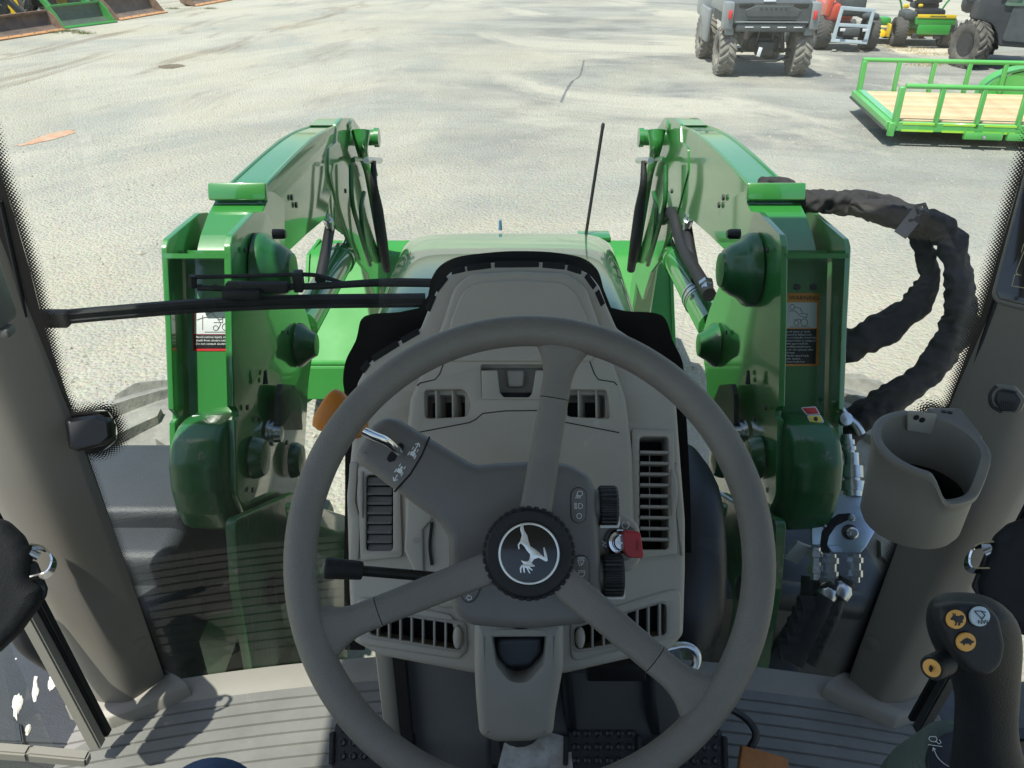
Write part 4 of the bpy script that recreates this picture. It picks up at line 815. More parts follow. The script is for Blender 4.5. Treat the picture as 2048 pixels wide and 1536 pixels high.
plate('button_pad', jp, [(1882, 1212, .01), (1920, 1206, .01), (1975, 1208, .01), (2002, 1235, .012), (2014, 1290, .02), (2008, 1330, .02), (1985, 1352, .02), (1950, 1350, .02), (1925, 1320, .02), (1905, 1290, .02), (1884, 1240, .015)], MATS['grip_rubber'], js, thick=.014, lift=.0, bev=.0045, r=.012, smooth=60)
def btn(cx, cy, rx, m, nm, shape, par=js, pl=jp):
    o = plate(nm, pl, circ(cx, cy, rx, 32), m, par, thick=.004, lift=.0032, bev=.0008, r=0)
    plate('button_rim', pl, circ(cx, cy, rx + 1.8, 32), DEEP, o, thick=.002, lift=.0008, bev=.0003, r=0)
    for s in shape: plate('symbol', pl, [(cx + x, cy + y) for x, y in s], mat('symbol_black', (.02, .02, .02), .6), o, thick=.0006, lift=.0036, bev=.0001, r=0)
btn(1909, 1238, 19, ORANGEB, 'rabbit_button', [[(-13, -2), (-8, -8), (-9, -14), (-5, -10), (-3, -13), (-3, -8), (3, -7), (8, -9), (13, -8), (14, -3), (11, 2), (12, 6), (7, 7), (6, 12), (2, 12), (3, 7), (0, 5), (-1, 11), (-5, 12), (-3, 6), (-7, 1), (-12, 1)]])
btn(1929, 1283, 19, ORANGEB, 'turtle_button', [[(-15, 0), (-11, -2), (-7, -6), (0, -9), (7, -6), (11, -2), (15, -3), (12, 1), (8, 3), (8, 6), (5, 6), (4, 3), (-4, 3), (-5, 6), (-8, 6), (-8, 3), (-12, 2)]])
o_ = btn(1956, 1232, 20, BLUEB, 'float_button', [])
ink('bucket_symbol', jp, [[(1943, 1221), (1956, 1221), (1964, 1229), (1958, 1237), (1943, 1221)], [(1956, 1221), (1966, 1224)]], mat('symbol_black', (.02, .02, .02), .6), js, 1.6, .0038)
text('button_text', 'NW', jp, 1950, 1247, 9, mat('symbol_black', (.02, .02, .02), .6), js, lift=.0038)
jq = PL(atD(1866, 1335, .604), (-.75, -.55, .35))
g = MB(); g.lathe([(.0095, -.02), (.0092, 0), (.0080, .0025), (.0066, .0015)], jq.o, jq.n, 32); g.build('button_boss', MATS['grip_rubber'], js)
g = MB(); g.lathe([(.0066, 0), (.0064, .0022), (0, .0026)], jq.o, jq.n, 32); g.build('side_button', ORANGEB, js)
g = MB(); g.box(jq.o + jq.n * .004, (.001, .003, .004)); g.build('symbol', MATS['symbol_black'], js)
# rubber boot and lock dial under the stick
bt = empty('joystick_boot', atD(1850, 1520, .78), 'grey-green ribbed rubber boot with a black lock dial under the joystick', 'joystick boot')
bc = atD(1945, 1545, .80); g = MB(); prof = []
for k in range(9): prof += [(.036 + k * .0012, -.004 - k * .009), (.0345 + k * .0012, -.008 - k * .009)]
g.lathe([(0, .004), (.028, .004), (.034, .0)] + prof + [(.046, -.1)], bc + Vector((-.004, .02, -.0)), (0, -.25, 1), 56); g.build('boot', mat('boot_rubber', (.085, .115, .095), .6, var=.15, bump=.2), bt, smooth=40)
dq = PL(bc + Vector((-.004, .012, .006)), (0, -.45, .9))
plate('lock_dial', dq, circ(1908, 1520, 56, 44), mat('dial_black', (.018, .022, .032), .4), bt, thick=.006, lift=.004, bev=.0015, r=0)
ink('lock_symbol', dq, [[(1856, 1475), (1867, 1475), (1870, 1481), (1867, 1486), (1857, 1484), (1853, 1479), (1856, 1475)], [(1866, 1484), (1874, 1490), (1878, 1487), (1874, 1481)], [(1852, 1491), (1880, 1495)]], WHITE, bt, 1.2, .005)
ink('arrow_symbol', dq, [[tuple(v[:2]) for v in catmull([Vector((1862, 1497, 0)), Vector((1872, 1518, 0)), Vector((1890, 1533, 0)), Vector((1910, 1540, 0))], 4)], [(1861, 1504), (1862, 1497), (1867, 1501)]], WHITE, bt, 1.2, .005)
g = MB(); g.box(atD(1990, 1640, .80) + Vector((.03, -.14, -.10)), (.15, .30, .14), bev=.03, seg=3); tag(g.build('armrest_console', BLACK), 'black armrest console carrying the joystick at lower right', 'armrest')

# pedals
def pedal(cx, cy, wpx, hpx, lbl, arm, d):
    t = empty('pedal', atD(cx, cy, d), lbl, 'pedal', 'studded foot pedals')
    q = PL(atD(cx, cy, d), (0, -.62, .78))
    plate('pedal_pad', q, [(cx - wpx / 2, cy - hpx / 2, .008), (cx + wpx / 2, cy - hpx / 2 + 3, .008), (cx + wpx / 2 + 6, cy + hpx / 2, .008), (cx - wpx / 2 - 8, cy + hpx / 2, .008)], BLACKR, t, thick=.014, bev=.003, r=.008)
    nx_, ny_ = int(wpx / 21), max(2, int(hpx / 30))
    for i in range(nx_):
        for j in range(ny_ + 1):
            if cy - hpx / 2 + 14 + j * 27 > cy + hpx / 2 - 8: continue
            g = MB(); g.lathe([(.006, 0), (.0058, .0032), (.0044, .004), (.0030, .0030), (0, .0028)], q.at(cx - wpx / 2 + 15 + i * (wpx - 26) / max(1, nx_ - 1), cy - hpx / 2 + 14 + j * 27, 0), q.n, 16); g.build('stud', BLACK, t)
    g = MB(); g.tube(catmull([q.at(arm[0][0], arm[0][1], -.012)] + [atD(x, y, dd) for x, y, dd in arm[1:]], 5), .010, 10); g.build('pedal_arm', BLACK, t)
    for sx in (-1, 1): g = MB(); g.bar(q.at(cx + sx * (wpx / 2 + 5), cy - hpx * .3, -.004), q.at(cx + sx * (wpx / 2 + 7), cy + hpx * .4, -.004), .008, .02, up=q.n); g.build('pad_edge', BLACKR, t, bev=.002)
pedal(745, 1492, 150, 96, 'black studded clutch pedal left of the steering column', [(790, 1450), (785, 1380, 1.33), (785, 1290, 1.30)], 1.36)
pedal(1205, 1498, 135, 90, 'black studded brake pedal just right of the steering column', [(1145, 1460), (1136, 1400, 1.33), (1128, 1310, 1.26)], 1.36)
pedal(1388, 1500, 112, 92, 'black studded brake pedal behind the lower right wheel rim', [(1312, 1460), (1300, 1400, 1.33), (1296, 1300, 1.28)], 1.36)
ap = empty('accelerator_pedal', atD(1530, 1515, 1.36), 'orange accelerator pedal on a bent black rod at bottom right', 'pedal')
q = PL(atD(1530, 1515, 1.38), (0, -.6, .8))
plate('pedal_pad', q, [(1484, 1490), (1576, 1516, .008), (1588, 1600), (1470, 1600)], mat('orange_rubber', (.42, .16, .04), .5, var=.3, vscale=20, bump=.3), ap, thick=.014, bev=.003, r=.004)
g = MB(); g.tube(catmull([q.at(1503, 1498, -.012), atD(1512, 1470, 1.40), atD(1495, 1440, 1.41), atD(1455, 1415, 1.41), atD(1400, 1400, 1.4)], 5), .0065, 10); g.build('pedal_rod', BLACK, ap)
hq = PL(atD(1070, 1500, 1.36), (0, -.45, .89))
g = MB(); hx = [hq.at(x, y, .0) for x, y in [(1008, 1486), (1050, 1474), (1092, 1462), (1140, 1476), (1152, 1600), (980, 1600)]]; g.add(hx + [p + Vector((0, .004, -.012)) for p in hx], [(0, 1, 2, 3, 4, 5)] + [(i, (i + 1) % 6, 6 + (i + 1) % 6, 6 + i) for i in range(6)])
tag(g.build('heel_plate', mat('scuffed_white', (.5, .5, .48), .7, col2=(.25, .22, .18), vscale=30)), 'scuffed whitish plate on the floor beneath the steering column', 'floor plate')

# driver: jeans-clad legs (only one knee reaches the picture)
g = MB()
def ringp(c, rx, ry, rz_axis): 
    ax = Vector(rz_axis).normalized(); u = ax.cross(Vector((0, 0, 1))); u = u.normalized() if u.length > .1 else Vector((1, 0, 0)); v = ax.cross(u)
    return [c + u * rx * math.cos(a) + v * ry * math.sin(a) for a in [2 * math.pi * i / 20 for i in range(20)]]
kn = onY(412, 1605, .47)
def leg(kn, hip, foot):
    P = [hip, hip.lerp(kn, .4), hip.lerp(kn, .8), kn + Vector((0, -.02, .012)), kn + Vector((0, .035, -.03)), kn + Vector((0, .045, -.09)), kn.lerp(foot, .45), kn.lerp(foot, .8), foot]; rr = [.090, .075, .058, .052, .047, .046, .05, .045, .043]; P2 = P; rg = []
    for i, p in enumerate(P2):
        t = (P2[min(i + 1, len(P2) - 1)] - P2[max(i - 1, 0)]); rg.append(ringp(p, rr[i], rr[i], t))
    g.loft(rg)
leg(kn + Vector((0, 0, 0)), Vector((-.12, -.08, 1.60)), Vector((-.33, .50, 1.12)))
leg(Vector((.27, .30, 1.60)), Vector((.12, -.08, 1.60)), Vector((.26, .26, 1.12)))
rg = [ringp(Vector((0, y, z)), rx, ry, (0, -.2, 1)) for y, z, rx, ry in ((-.12, 1.52, .15, .10), (-.12, 1.58, .19, .13), (-.13, 1.66, .19, .13), (-.15, 1.76, .165, .11))]; g.loft(rg)
pe = g.build('person', DENIM, None, smooth=80, sub=1); tag(pe, 'seated driver in blue jeans, one knee showing at the bottom edge', 'person')
g = MB(); g.box((0, -.2, 1.47), (.52, .5, .12), bev=.04); g.box((0, -.44, 1.75), (.5, .10, .6), bev=.04); tag(g.build('driver_seat', SEATM), 'dark vinyl driver seat behind the steering wheel', 'seat')

# ================================================================ HOOD
hd = empty('tractor_hood', (-.012, 1.7, 1.2), 'glossy green tractor hood beyond the dashboard', 'tractor hood')
XC = -.012
rows = [(1.235, 1.705, .262, .9), (1.45, 1.70, .268, .9), (1.70, 1.672, .278, .9), (1.95, 1.62, .293, .95), (2.2, 1.553, .318, .95), (2.33, 1.51, .332, .95), (2.42, 1.44, .335, .9), (2.5, 1.30, .33, .8), (2.55, 1.0, .31, .6)]
rg = []
for Y, z, hw, zb in rows:
    r = []
    for k in range(25):
        a = math.pi * k / 24; cx = math.cos(a); sx_ = math.sin(a)
        r.append(Vector((XC + hw * (abs(cx) ** .28) * (1 if cx > 0 else -1), Y, z - .42 + .42 * sx_ ** .22 + .012 * sx_)))
    r += [Vector((XC - hw * .98, Y, zb)), Vector((XC + hw * .98, Y, zb))]; rg.append(r)
g = MB(); g.loft(rg); g.build('hood_shell', GREENL, hd, smooth=50, sub=1)
g = MB(); g.box((XC, 2.57, 1.12), (.5, .05, .34), bev=.02); g.build('grille', BLACK, hd)
g = MB(); g.lathe([(.0, .0), (.006, 0), (.004, .03), (.0, .034)], (-.035, 2.37, 1.515), (0, 0, 1), 12); g.build('hood_latch', mat('blue_latch', (.1, .2, .4), .4), hd)
chs = empty('tractor_chassis', (XC, 1.9, 0), 'dark green tractor chassis with dusty lugged front tyres under the hood', 'tractor chassis')
g = MB(); g.box((XC, 1.9, .82), (.42, 1.5, .5), bev=.05); g.build('frame_rail', GREENW, chs)
g = MB(); g.tube([(-.8, 2.1, .52), (.8, 2.1, .52)], .06, 12); g.build('front_axle', GREENW, chs)
# level rod
lr = empty('level_rod', (.42, 2.95, 1.2), 'slim steel marker rod standing beside the right loader arm', 'marker rod')
a, b_ = onY(1172, 468, 2.95), onY(1206, 250, 2.95); g = MB(); g.tube([a, b_], .006, 10); g.lathe([(.0, .008), (.005, .006), (.0065, 0), (.0065, -.01)], b_, (b_ - a), 12); g.build('rod', DSTEEL, lr)
g = MB(); g.box(a + Vector((.03, 0, -.01)), (.12, .08, .02), bev=.004); g.build('rod_bracket', GREEN, lr)

# ================================================================ LOADER
ld = empty('front_loader', (-.012, 1.6, .3), 'glossy green front loader with two masts and boom arms on either side of the hood', 'front loader')
def mir(p, s): return Vector((p.x if s < 0 else 2 * XC - p.x, p.y, p.z))
def prof(nm, pxs, X, th, m, s, r=.01, bev=.003, label=None, inner=True, holes=()):
    """plate lying in the plane x = X; its outline comes off the photo's rays at that real distance"""
    pl = PL((X, 0, 0), (1, 0, 0), (0, 1, 0)); q = [(lambda P: (P - pl.o).dot(pl.u))(onX(x, y, X)) for x, y, *_ in pxs]; q = [((onX(p[0], p[1], X) - pl.o).dot(pl.u), (onX(p[0], p[1], X) - pl.o).dot(pl.v), *p[2:]) for p in pxs]
    if s > 0: pl = PL((2 * XC - X, 0, 0), (1, 0, 0), (0, 1, 0))
    return plate(nm, pl, q, m, ld, thick=th, lift=(0 if s < 0 else th), bev=bev, r=r, px=False, label=label)
XI, XO, XAI, XAO = -.575, -.72, -.590, -.690
MI = [(462, 492, .02), (466, 470, .02), (508, 425, .03), (535, 422, .03), (556, 470, .06), (580, 545, .06), (612, 620, .04), (630, 680, .05), (618, 760, .05), (612, 860, .05), (606, 960, .04), (590, 990, .03), (514, 1038, .02), (492, 1030, .03), (474, 990, .03), (470, 840, .0), (476, 832, .0), (476, 822, .0), (468, 812, .0), (464, 650, .03)]
MO = [(334, 495, .02), (338, 478, .02), (400, 426, .02), (418, 424, .02), (432, 462, .03), (455, 540, .03), (520, 650, .03), (520, 900, .05), (470, 1040, .04), (395, 1048, .03), (362, 1000, .04), (352, 960, .02), (350, 846, .0), (356, 838, .0), (356, 826, .0), (348, 818, .0), (342, 650, .05)]
for s in (-1, 1):
    prof('mast_plate', MI, XI, .014, GREEN, s); prof('mast_plate', MO, XO, .012, GREEN, s)
    # welded spine between the plates
    def edgeX(y, X=XI, x0=470): return onX(x0, y, X)
    tp, bt_ = onX(462, 500, XI), onX(470, 850, XI); dr = (bt_ - tp).normalized(); nn = Vector((0, -dr.z, dr.y)); nn = nn if nn.y < 0 else -nn
    g = MB(); cx = (XI + XO) / 2; L_ = (bt_ - tp).length
    M = Matrix((Vector((1, 0, 0)), -nn, dr)).transposed(); Mw = Matrix.Rotation(R(-9), 3, 'X') @ M
    c = mir(Vector((cx, (tp.y + bt_.y) / 2, (tp.z + bt_.z) / 2)) - nn * .118, s); g.box(c, (XI - XO - .014, .012, L_ + .02), M); web = g.build('mast_web', GREEN, ld)
    c = mir(Vector((cx, tp.y, tp.z)) - nn * .062 + dr * .012, s); g = MB(); g.box(c, (XI - XO - .014, .125, .010), M); g.build('mast_cap', GREEN, ld)
    for k in (-1, 0, 1): g = MB(); g.lathe([(0, .004), (.007, .004), (.007, 0)], mir(Vector((cx + k * .035, tp.y, tp.z)) - nn * .112 + dr * .07, s), nn, 12); g.build('bolt', DSTEEL, ld)
    # rear foot casting swelling out between the plates
    A = [onX(x, y, XI - .01) for x, y in [(478, 822), (466, 830), (452, 848), (442, 880), (438, 930), (442, 985), (452, 1030), (464, 1058), (482, 1060), (500, 1040), (520, 980), (520, 860)]]
    q = PL((0, 0, 0), (1, 0, 0), (0, 1, 0)); pts = [(p.dot(q.u), p.dot(q.v)) for p in A]; rg = []
    c0 = Vector((sum(p[0] for p in pts) / len(pts), sum(p[1] for p in pts) / len(pts)))
    rp = roundpoly(pts, .03, 5)
    for dx, sc2 in ((.0, .84), (.003, .91), (.010, .97), (.022, 1), (.055, 1.0), (.085, .975), (.098, .93), (.105, .84)):
        X = XI - .012 - dx; rg.append([mir(Vector((X, c0.x + (p.x - c0.x) * sc2, 0)) + Vector((0, 0, c0.y + (p.y - c0.y) * sc2)), s) for p in rp])
    g = MB(); g.loft(rg); g.build('mast_foot', GREENW, ld, smooth=60)
    # pivot bosses, caps and bolts on the inner plate
    ax = Vector((-s, 0, 0))
    def boss(x, y, prof_, m=GREENW, nm='pivot_cap', X=XI): g = MB(); g.lathe(prof_, mir(onX(x, y, X + .007), s), ax, 36); return g.build(nm, m, ld)
    boss(522, 540, [(.084, -.002), (.083, .012), (.079, .020), (.072, .026), (.064, .034), (.056, .052), (.046, .066), (.040, .068), (.038, .074), (.0, .075)])
    boss(548, 468, [(.011, -.002), (.011, .02), (.008, .026), (0, .026)], BLACK, 'grease_cap', XI + .05)
    boss(600, 690, [(.060, -.002), (.058, .008), (.040, .028), (.030, .045), (.0, .047)])
    boss(540, 868, [(.034, -.002), (.034, .004), (.028, .005), (.028, .012), (.020, .013), (.019, .028), (.0, .030)], STEEL, 'pivot_bolt')
    boss(510, 915, [(.047, -.002), (.045, .012), (.038, .024), (.0, .028)]); boss(586, 920, [(.047, -.002), (.045, .012), (.038, .024), (.0, .028)])
    for x, y in ((531, 745), (530, 760), (576, 665), (494, 815), (573, 885), (517, 838), (490, 500), (505, 980)): boss(x, y, [(.006, -.001), (.006, .0025), (0, .003)], DSTEEL, 'bolt')
    g = MB(); g.tube([mir(onX(530, 742, XI + .02), s), mir(onX(531, 768, XI + .02), s)], [.003, .006], 8); g.build('grease_nipple', DSTEEL, ld)
    # dark parking stand hung on the plate
    pq = prof('parking_stand', [(565, 768, .01), (590, 770, .01), (602, 800, .01), (606, 860, .004), (560, 860, .004), (560, 790, .004)], XI + .03, .012, DSTEEL, s, bev=.002)
    # boom: two side plates, top plate and bottom plate
    top = [(526, 420), (531, 378), (564, 338), (610, 292), (643, 266), (674, 252)]
    bot = [(560, 540), (575, 505), (612, 470), (650, 438), (690, 480)]
    side_ = [(500, 470, .0), (526, 395, .0), (531, 378, .0), (564, 338, .0), (610, 292, .0), (643, 266, .0), (672, 251, .0), (690, 262, .0), (690, 470, .01), (650, 438, .02), (612, 470, .0), (575, 505, .0), (540, 540, .01)]
    prof('boom_side_plate', side_, XAI, .008, GREEN, s, bev=.0015); prof('boom_side_plate', side_, XAO, .008, GREEN, s, bev=.0015)
    tt = catmull([onX(x, y, XAI) for x, y in top], 5); g = MB(); n = len(tt)
    for wd, dz, th in ((.008, .004, .010),):
        vs = []
        for p in tt:
            for X, z_ in ((XAI - .006, dz), (XAO + .006, dz), (XAO + .006, dz - th), (XAI - .006, dz - th)): vs.append(mir(Vector((X, p.y, p.z + z_ - .006)), s))
        g.add(vs, [(i * 4 + j, (i + 1) * 4 + j, (i + 1) * 4 + (j + 1) % 4, i * 4 + (j + 1) % 4) for i in range(n - 1) for j in range(4)])
    g.build('boom_top_plate', GREEN, ld)
    for X in (XAI - .006, XAO + .008): g = MB(); g.tube([mir(Vector((X, p.y, p.z - .001)), s) for p in tt], .0045, 6); g.build('weld_bead', GREEN, ld)
    # knee plates and lower boom
    knee = [(674, 248, .0), (684, 236, .03), (706, 236, .03), (720, 256, .04), (727, 300, .05), (738, 350, .05), (750, 420, .04), (764, 490, .03), (772, 548, .02), (752, 600, .02), (735, 545, .02), (712, 515, .03), (694, 470, .03), (676, 412, .03), (658, 345, .03), (658, 296, .02), (672, 284, .0)]
    prof('knee_plate', knee, XAI + .004, .012, GREEN, s); prof('knee_plate', knee, XAO - .012, .012, GREEN, s)
    kp_ = [onX(x, y, XAI) for x, y in [(674, 250), (700, 238), (722, 300), (745, 400), (765, 500)]]
    kk = catmull(kp_, 4); g = MB(); vs = []
    for p in kk:
        for X, z_ in ((XAI - .006, 0), (XAO + .006, 0), (XAO + .006, -.012), (XAI - .006, -.012)): vs.append(mir(Vector((X, p.y - .004 - (.008 if z_ else 0), p.z + z_)), s))
    g.add(vs, [(i * 4 + j, (i + 1) * 4 + j, (i + 1) * 4 + (j + 1) % 4, i * 4 + (j + 1) % 4) for i in range(len(kk) - 1) for j in range(4)]); g.build('boom_front_plate', GREEN, ld)
    kt = onX(676, 250, (XAI + XAO) / 2); g = MB(); g.box(mir(kt + Vector((0, -.05, .012)), s), (.12, .10, .03), bev=.006); g.build('knee_cap', GREEN, ld)
    # knee pin and lower leg of the boom reaching the bucket
    pk_ = onX(722, 262, XAI + .03); g = MB(); g.lathe([(.03, 0), (.03, .05), (.036, .052), (.036, .07), (0, .072)], mir(onX(722, 275, XAI + .01), s), ax, 24); g.build('knee_pin', GREEN, ld)
    lk = [onX(722, 262, XAI + .04), onX(724, 300, XAI + .04), onX(736, 345, XAI + .03), onX(752, 430, XAI + .03), onX(768, 520, XAI + .02)]
    g = MB(); g.tube([mir(p, s) for p in catmull(lk, 4)], [.035, .022, .016, .018, .02], 10); g.build('linkage_bar', GREEN, ld)
    lo0 = kp_[-1]; g = MB(); g.bar(mir(Vector(((XAI + XAO) / 2, lo0.y - .03, lo0.z + .05)), s), mir(Vector(((XAI + XAO) / 2, 3.75, .28)), s), .09, .14, bev=.01); g.build('lower_boom', GREEN, ld)
    # lift cylinder with end fitting
    Xc = (XAI + XAO) / 2 + .015; c0_, c1_ = onX(602, 655, Xc), onX(684, 512, Xc); dcy = (c1_ - c0_).normalized()
    g = MB(); g.tube([mir(c0_ + dcy * t, s) for t in (0, .002, .01)] + [mir(c1_ + dcy * t, s) for t in (-.06, -.058, -.012, 0, .001)], [.040, .050, .050, .050, .055, .055, .048, .0], 32); g.build('lift_cylinder', GREEN, ld)
    g = MB(); g.tube([mir(c1_, s), mir(c1_ + dcy * .28, s)], .024, 20); g.build('cylinder_rod', CHROME, ld)
    g = MB(); p0, p1 = mir(c1_ + dcy * .02 + Vector((0, 0, .04)), s), mir(onX(668, 420, Xc), s); g.tube(catmull([mir(onX(640, 560, Xc + .03), s), mir(onX(652, 500, Xc + .03), s), mir(onX(660, 455, Xc + .02), s), p1], 6), .017, 12); g.build('black_hose', BLACKR, ld)
    g = MB(); hh = mir(onX(661, 458, Xc + .03), s); g.lathe([(.012, 0), (.012, .02), (.016, .022), (.016, .04), (.010, .042), (.010, .06)], hh, (0, -.4, .9), 12); g.build('hose_fitting', STEEL, ld)
    # steel pipes and hoses by the knee
    for off, pts in ((.035, [(702, 330), (704, 400), (716, 450), (740, 530)]), (.035, [(706, 320), (712, 318), (742, 322), (752, 350)]), (.03, [(728, 385), (722, 420), (728, 480), (742, 520)])):
        g = MB(); g.tube([mir(onX(x, y, XAI + off), s) for x, y in [tuple(v[:2]) for v in catmull([Vector((a, b, 0)) for a, b in pts], 5)]], .0085, 8); g.build('hydraulic_pipe', GREENW, ld)
    g = MB(); g.tube(catmull([mir(onX(x, y, XAI + .10), s) for x, y in [(747, 322), (748, 370), (756, 420), (764, 480), (774, 540)]], 6), [.009, .013, .019, .021, .016], 12); g.build('hose_wrap', BLACKR, ld)
    g = MB(); g.tube([mir(onX(x, 321, XAI + .09), s) for x in (732, 760)], .011, 8); g.build('pipe_union', STEEL, ld)
    for x, y in ((583, 395), (592, 410), (691, 382)): g = MB(); g.lathe([(.008, -.002), (.008, .003), (0, .004)], mir(onX(x, y, XAI + .005), s), ax, 12); g.build('bolt', DSTEEL, ld)
    # arm tail bracket above the mast
    X0, X1 = XI - .012, XO + .012
    tb = [(524, 379), (530, 400), (512, 424), (500, 450), (492, 490), (455, 495), (470, 440), (495, 395), (505, 385)]
    pts = [onX(x, y, XAI) for x, y in [(522, 381), (526, 398), (512, 430), (500, 470), (492, 510), (560, 520), (560, 400), (540, 385)]]
    q2 = roundpoly([(p.y, p.z) for p in pts], .012, 3); g = MB(); rg = []
    for X in (XAI + .012, XAI + .0, XAO, XAO - .012):
        rg.append([mir(Vector((X, p.x, p.y)), s) for p in q2])
    g.loft(rg); g.build('arm_tail_bracket', GREEN, ld, bev=.003)
    fl = onX(522, 384, XAI); g = MB(); g.box(mir(Vector(((XAI + XAO) / 2, fl.y - .012, fl.z + .004)), s), (.135, .022, .040), Matrix.Rotation(R(-25), 3, 'X'), bev=.005, seg=2); g.build('tail_flange', GREEN, ld)
    kpx = onX(470, 462, -.64); g = MB(); g.box(mir(kpx + Vector((0, .0, 0)), s), (.09, .012, .085), Matrix.Rotation(R(-38), 3, 'X'), bev=.004); tpk = g.build('cover_plate', GREENL, ld)
    for dx in (-.022, .022): g = MB(); g.lathe([(.005, 0), (.005, .009), (0, .01)], mir(kpx + Vector((dx, -.006, 0)), s), (0, -.8, .6), 10); g.build('bolt', STEEL, ld)
    g = MB(); g.lathe([(.045, -.0), (.045, .05)], mir(onX(425, 470, -.70), s), ax, 24); g.build('pivot_tube', DSTEEL, ld)
    # side frame bracket running down below the mast
    prof('frame_bracket', [(470, 1040, .02), (590, 985, .02), (640, 1010, .02), (690, 1040, .02), (705, 1110, .02), (690, 1420, .02), (520, 1420, .02), (480, 1180, .02)], XI + .03, .02, GREENW, s)
    prof('frame_bracket', [(590, 1000, .02), (690, 1030, .04), (720, 1080, .04), (700, 1160, .04), (640, 1150, .03)], XI + .12, .03, GREEN, s)
# bright things specific to one side
Xc = (XAI + XAO) / 2 + .015; c0_, c1_ = onX(602, 655, Xc), onX(684, 512, Xc); dcy = (c1_ - c0_).normalized(); Lc = (c1_ - c0_).length
g = MB()
for t in (.30, .325, .35, .375): g.tube([mir(c0_ + dcy * Lc * (t - .012), 1), mir(c0_ + dcy * Lc * (t + .008), 1)], .0515 + .002 * (int(t * 1000) % 2), 32)
g.box(mir(c0_ + dcy * Lc * .33 + Vector((.02, -.05, .03)), 1), (.05, .02, .02), bev=.003)
g.build('hose_clamp', STEEL, ld, label='bright metal clamp wound round the right lift cylinder')
g = MB(); g.tube(catmull([mir(onX(x, y, -.58), 1) for x, y in [(715, 440), (690, 425), (676, 470), (660, 510), (630, 560), (612, 590)]], 6), .02, 12); g.build('black_hose', BLACKR, ld, label='thick black hose lying over the right lift cylinder')
g = MB(); g.lathe([(.017, 0), (.017, .03), (.022, .032), (.022, .045), (.014, .047)], mir(onX(614, 585, -.58), 1), (0, .8, .2), 6); g.build('hose_fitting', STEEL, ld)
# bucket on the ground ahead
bk = empty('loader_bucket', (-.1, 3.9, 0), 'bright green loader bucket resting on the gravel ahead of the hood', 'bucket')
YB = 3.9; P = [onY(x, y, YB) for x, y in [(617, 725), (1405, 725), (1370, 537), (640, 537)]]
xl, xr = -1.08, .84; g = MB()
pf = [(3.92, .05), (3.70, .12), (3.72, .30), (3.76, .32), (4.12, .74), (4.16, .76), (4.45, .72), (4.05, .6), (3.95, .34), (4.0, .10), (4.75, .04), (4.75, .02), (3.95, .02)]
g.add([(xl, y, z) for y, z in pf] + [(xr, y, z) for y, z in pf], [(i, (i + 1) % 13, 13 + (i + 1) % 13, 13 + i) for i in range(13)]); g.build('bucket_shell', GREENK, bk, bev=.004)
for X in (xl, xr):
    g = MB(); c = [(3.70, .10), (3.72, .30), (4.12, .76), (4.42, .74), (4.75, .06), (4.75, .02), (3.9, .02)]; g.add([(X - .008, y, z) for y, z in c] + [(X + .008, y, z) for y, z in c], [tuple(range(7)), tuple(range(7, 14))[::-1]] + [(i, (i + 1) % 7, 7 + (i + 1) % 7, 7 + i) for i in range(7)]); g.build('bucket_side', GREENK, bk)
g = MB(); g.tube([(xl, 3.74, .315), (xr, 3.74, .315)], .014, 8); g.build('weld_bead', GREENK, bk)

for s in (-1, 1):
    g = MB(); g.box((s * .70, 1.62, .72), (.42, .40, .46), bev=.03); g.box((s * .60, 1.42, .66), (.16, .30, .30), bev=.03); g.build('dark_fill', GREENW if s < 0 else DSTEEL, ld)  # dark fill block added where the view below the glass falls into shade
    g = MB(); g.tube([(s * .80, 1.40, .95), (s * .52, 1.38, 1.02)], .035, 12); g.build('cross_tube', BLACK, ld)
# decals on the mast webs
def decal(s):
    tp, bt_ = onX(462, 500, XI), onX(470, 850, XI); dr = (bt_ - tp).normalized(); nn = Vector((0, -dr.z, dr.y)); nn = nn if nn.y < 0 else -nn
    cx = (XI + XO) / 2; o = mir(Vector((cx, (tp.y + bt_.y) / 2, (tp.z + bt_.z) / 2)) - nn * .1115, s); return PL(o, nn)
D = decal(1)
dc = plate('warning_decal', D, [(1572, 586), (1640, 586), (1638, 732), (1564, 732)], DECALO, ld, thick=.001, lift=.0008, bev=.0002, r=.003, label='orange and black warning decal on the right mast')
plate('picture_field', D, [(1573, 605), (1634, 605), (1633, 656), (1570, 656)], WHITED, dc, thick=.001, lift=.0014, bev=.0002, r=0)
plate('text_field', D, [(1570, 658), (1633, 658), (1631, 728), (1568, 728)], BLACK, dc, thick=.001, lift=.0014, bev=.0002, r=0)
INK = mat('symbol_black', (.02, .02, .02), .6)
text('lettering', 'WARNING', D, 1577, 600, 9.5, INK, dc, lift=.0018)
for i, l in enumerate(['avoid injury or death', 'caused by falling loads:', 'Do not handle round bales', 'unless loader is equipped', 'with approved bale', 'handling attachments.', 'Lock out optional valve', 'detents.', 'Handle raised loads', 'with caution.', 'Carry loads low']): text('lettering', l, D, 1571, 665 + i * 6.0, 4.3, WHITE, dc, lift=.0018)
ink('tractor_drawing', D, [circ(1584, 614, 5, 12), circ(1608, 645, 7, 14), circ(1592, 646, 5, 12), [(1576, 622), (1590, 622), (1600, 632), (1612, 636), (1614, 628), (1600, 627)], [(1590, 614), (1600, 617), (1604, 626)], [(1587, 640), (1600, 638), (1602, 646)], [(1580, 654), (1620, 654)]], INK, dc, 1.0, .002)
D = decal(-1)
dc = plate('danger_decal', D, [(385, 616), (468, 616), (468, 702), (386, 702)], RED, ld, thick=.001, lift=.0008, bev=.0002, r=.002, label='red and black danger decal on the left mast')
